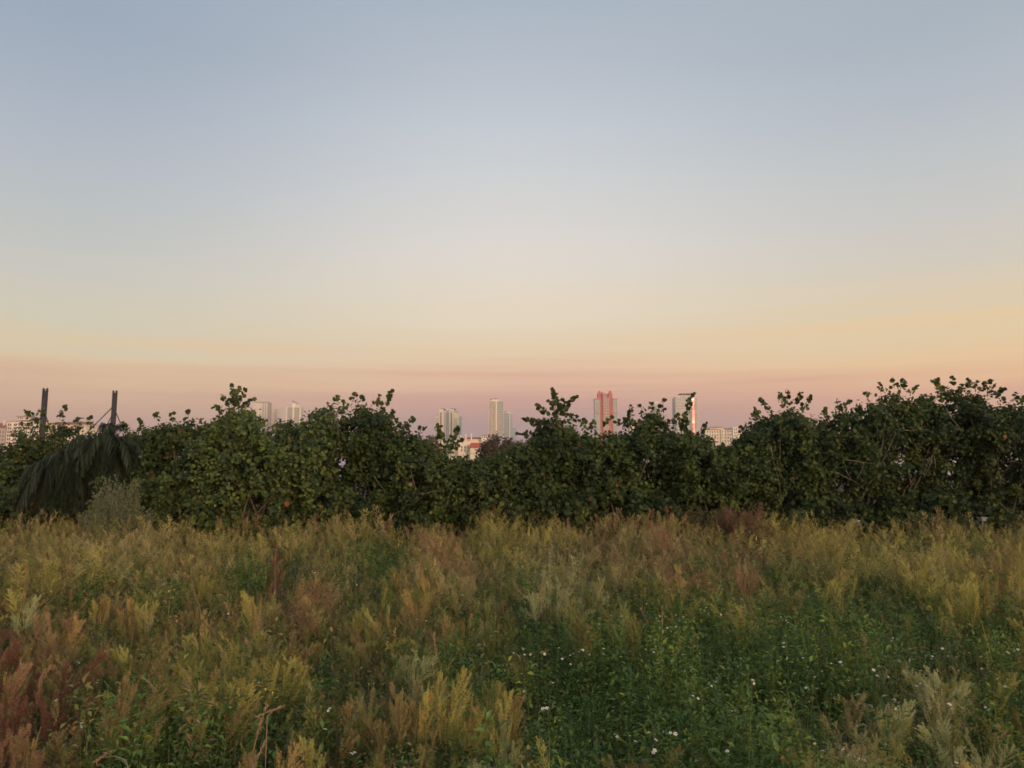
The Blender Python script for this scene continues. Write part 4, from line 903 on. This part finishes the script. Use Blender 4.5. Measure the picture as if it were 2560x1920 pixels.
# K
b = Bld('apartment_tower', 1424, 1600, 'grey green tower behind the pointed bush')
b.block('wall', 1413, 1434, 1038, gl_green, depth=24); b.block('parapet', 1412.5, 1434.5, 1036.6, pale, yb=1037.9, front=-.5, depth=25); b.slabs('floor_slab', 1413, 1434, [1042+i*4 for i in range(14)], pale, front=-.8, depth=.78, th=.6)
b = Bld('apartment_tower', 1371, 1700, 'faint green glass tower at the left flank of the pointed bush')
b.block('wall', 1364, 1378, 1066, gl_green, depth=20); b.block('parapet', 1363.6, 1378.4, 1064.8, pale, yb=1065.9, front=-.5, depth=21); b.slabs('floor_slab', 1364, 1378, [1070+i*4 for i in range(9)], pale, front=-.8, depth=.78, th=.6)
# L
b = Bld('apartment_block', 1582, 1100, 'stepped cream block right of the pink tower')
b.block('wall', 1574, 1592, 1056, cream, depth=16); b.block('wall', 1571, 1597, 1066, cream, front=-2, depth=1.9); b.hip('roof', 1576, 1590, 1056, 1052.5, tile, depth=12)
b.slabs('balcony', 1571, 1597, [1071+i*5 for i in range(8)], white, front=-3, depth=.95, th=.6)
b = Bld('apartment_tower', 1641, 1500, 'faint pale tower behind the round headed bush')
b.block('wall', 1635, 1652, 1007, pale, depth=24); b.block('core', 1639, 1648, 1003, white, yb=1007, front=5, depth=10); b.slabs('floor_slab', 1635, 1652, [1011+i*4 for i in range(22)], white, front=-1, depth=.98, th=.7)
# M balconied tower
b = Bld('apartment_tower', 1717, 1400, 'white tower with stacked balconies and a flat wide roof plate')
b.block('wall', 1690, 1745.5, 993.5, gl_green, depth=30); b.block('parapet', 1689.5, 1701, 991.8, white, yb=993.4, front=-.5, depth=20)
b.block('roof_plate', 1703.5, 1745, 983, slate, yb=984, front=2, depth=26); b.block('core', 1712, 1741, 989, pale, yb=993.4, front=6, depth=16); 
for c_ in (1709, 1716, 1728, 1738, 1744): b.block('column', c_-.3, c_+.3, 984.1, white, yb=993.4, front=3, depth=.6)
b.slabs('balcony', 1688.5, 1715, [996+i*3.75 for i in range(26)], white, front=-2.2, depth=2.1, th=1.0)
b.slabs('balcony', 1737.5, 1747, [996+i*3.75 for i in range(26)], white, front=-2.2, depth=2.1, th=.9)
b.block('fin', 1716.2, 1717.4, 993, white, front=-2.6, depth=2.5)
m = MB(); X0, X1 = b.X(1730), b.X(1736); fy = -3.2
# the glass bay turned so that it mirrors the low sun
ta = math.radians(15); dx_ = (X1-X0); 
TANG = math.tan(math.radians(180-171.6))
b.block('fin', 1727.2, 1728, 993, white, front=-2.6, depth=2.5)
for i in range(24):
    zt = b.Z(1730, 993.5+i*4.0); zb = b.Z(1730, 993.5+(i+1)*4.0)+.5
    q = MB(); q.add([(X0, -2.4, zb), (X1, -2.4+dx_*TANG, zb), (X1, -2.4+dx_*TANG, zt), (X0, -2.4, zt), (X0, -.02, zb), (X1, -.02, zb), (X1, -.02, zt), (X0, -.02, zt)], [(0,1,2,3),(0,4,5,1),(1,5,6,2),(3,2,6,7),(0,3,7,4)]); q.build('glass_bay', bright_glass if i in (1, 15) else mirror, b.e)
# N long cream building
b = Bld('apartment_block', 1805, 560, 'long cream building with brown hipped roofs at right')
b.block('wall', 1762, 1800, 1074, cream, depth=14); b.hip('roof', 1762, 1797, 1074.5, 1070, tile, depth=14, ridge=.6); b.block('wall', 1778, 1813, 1068, cream, front=4, depth=12); b.hip('roof', 1780, 1812, 1068.5, 1065, tile, depth=12, front=4, ridge=.6)
b.block('wall', 1800.2, 1829, 1073.5, cream, front=-1, depth=12); b.hip('roof', 1812, 1829, 1074, 1070, tile, front=-1, depth=11, ridge=.7); b.block('tower', 1829.2, 1842, 1068.5, white, front=-2, depth=10); b.block('wall', 1842.2, 1853, 1076, cream, front=0, depth=12); b.block('wall', 1853.2, 1990, 1086, cream, front=3, depth=12); b.hip('roof', 1854, 1990, 1086, 1079, tile, depth=12, front=3, ridge=.9)
b.windows([1804,1811,1817.5,1822.5,1826], [1079,1087,1095,1103], .8, 1.5, gl_dark, front=-1.02); b.windows([1768,1774,1780,1786,1793], [1080,1088,1096,1104], .8, 1.5, gl_dark); b.windows([1834,1838.5], [1074,1082,1090,1098], .8, 1.7, gl_dark, front=-2.02)
b.windows([1862,1872,1882,1892,1902,1912,1922,1932,1942,1952], [1092,1100,1108], .9, 1.6, gl_dark, front=2.98); b.block('pilaster', 1813, 1814.4, 1075, white, front=-1.6, depth=.58); b.block('pilaster', 1819.6, 1820.6, 1075, white, front=-1.6, depth=.58)
b.slabs('balcony', 1815, 1826, [1083, 1091, 1099], white, front=-2.2, depth=1.15, th=.4)

# ------------------------------------------------------------------ small pale things at the foot of the hedge
wp = surf('white_paint', (.34, .34, .35), rough=.6, var=.08, scale=3)
def utility(px, py, Y, w_, h_, label, nm, cat):
    w_ *= .75; h_ *= .7; p = at(px, py, Y); o = empty(nm, (p.x, Y, float(terrain(p.x, Y))), label, cat); z = p.z
    m = MB(); m.box(-w_/2, w_/2, -.12, .12, z-h_/2, z+h_/2); x_ = m.build('body', wp, o); md = x_.modifiers.new('bevel', 'BEVEL'); md.width = .02; md.segments = 2
    m = MB(); m.box(-w_/2-.02, w_/2+.02, -.14, .14, z+h_/2+.002, z+h_/2+.03); m.build('lid', wp, o)
    m = MB(); m.tube([(0, 0, -.1), (0, 0, z-h_/2)], [.03, .03], 8); m.build('post', surf('galvanised', (.3,.3,.3), rough=.6, metal=.4), o)
utility(2455, 1299, 24.0, .20, .13, 'small white box on a post at the foot of the bushes at right', 'utility_box', 'box')
utility(2141, 1294, 23.8, .06, .14, 'narrow pale marker among straw plumes at the foot of the hedge', 'marker_post', 'marker')

# dry bent stalks in the foreground
dry = surf('dry_stalk', (.34, .22, .14), rough=.9, var=.3, scale=8)
def stalk(path, Y, r_, label):
    pts = [np.array(at(a, b_, Y+i*.02)) for i, (a, b_) in enumerate(path)]; base = np.array([pts[0][0], Y, float(terrain(pts[0][0], Y))])
    m = MB(); q = [np.zeros(3)]+[p-base for p in pts]
    if q[1][2] < .02: q = q[1:]
    m.tube(q, np.linspace(r_*.6, r_*.3, len(q)), 5); o = m.build('dry_stalk', dry, loc=tuple(base)); tag(o, label, 'stalk', 'dry stalks in the field')
    e = q[-1]; d = norm(q[-1]-q[-2]); h = MB()
    n = 60; t_ = R.random(n); P = e-d*(t_*.16)[:,None]; D = norm(d+R.normal(0, .35, (n, 3))); S = norm(np.cross(D, R.normal(0, 1, (n, 3))))
    v = np.stack([P-S*.0025, P+S*.0025, P+D*.028], 1); k = np.arange(n)*3; h.add(v, np.stack([k, k+1, k+2], 1)); h.build('seed_head', dry, o)
stalk([(625,1905),(640,1850),(655,1800),(668,1765)],4.6,.006,'upright dry brown stalk at the bottom left of centre')
stalk([(668,1790),(690,1772),(705,1766)],4.62,.005,'short dry stalk branching sideways beside the upright brown one')
stalk([(632,1900),(650,1880),(660,1860)],4.4,.006,'broken brown stalk at the bottom edge')
stalk([(390,1770),(385,1730),(375,1710),(355,1690)],5.2,.003,'thin pale bent grass stalk a fifth across the field')
stalk([(320,1915),(310,1898),(285,1890),(250,1895),(235,1905)],4.3,.005,'curved dry tan stalk arching at the bottom left')
stalk([(505,1560),(500,1520),(485,1480),(480,1450)],8.5,.004,'tall thin straw stalk left of the middle')
stalk([(1655,1650),(1656,1600),(1655,1560),(1656,1520)],7.0,.002,'thin straight straw stalk rising from the green patch')
stalk([(1640,1620),(1628,1570),(1610,1540),(1600,1520)],7.2,.002,'thin slanting straw stalk left of the straight one')
stalk([(688,1500),(688,1450),(687,1400),(690,1375)],10.5,.004,'thin dark stalk inside the dark red spike')
stalk([(1085,1700),(1082,1640),(1088,1610),(1085,1585)],6.2,.003,'thin tan seed stalk behind the yellow plumes')

# ------------------------------------------------------------------ haze
hz = MB(); hz.box(-1400, 1400, -60, 2600, -1.5, 190)
hm = bpy.data.materials.new('haze'); hm.use_nodes = True; t_ = hm.node_tree; t_.nodes.clear(); o_ = t_.nodes.new('ShaderNodeOutputMaterial'); v_ = t_.nodes.new('ShaderNodeVolumePrincipled')
v_.inputs['Color'].default_value = (.80, .78, .80, 1); v_.inputs['Density'].default_value = 1.7e-4; v_.inputs['Anisotropy'].default_value = .2; t_.links.new(v_.outputs[0], o_.inputs['Volume'])
HAZE = True
if HAZE: tag(hz.build('haze', hm), 'thin evening haze over the field and the distant towers', 'haze', kind='stuff')
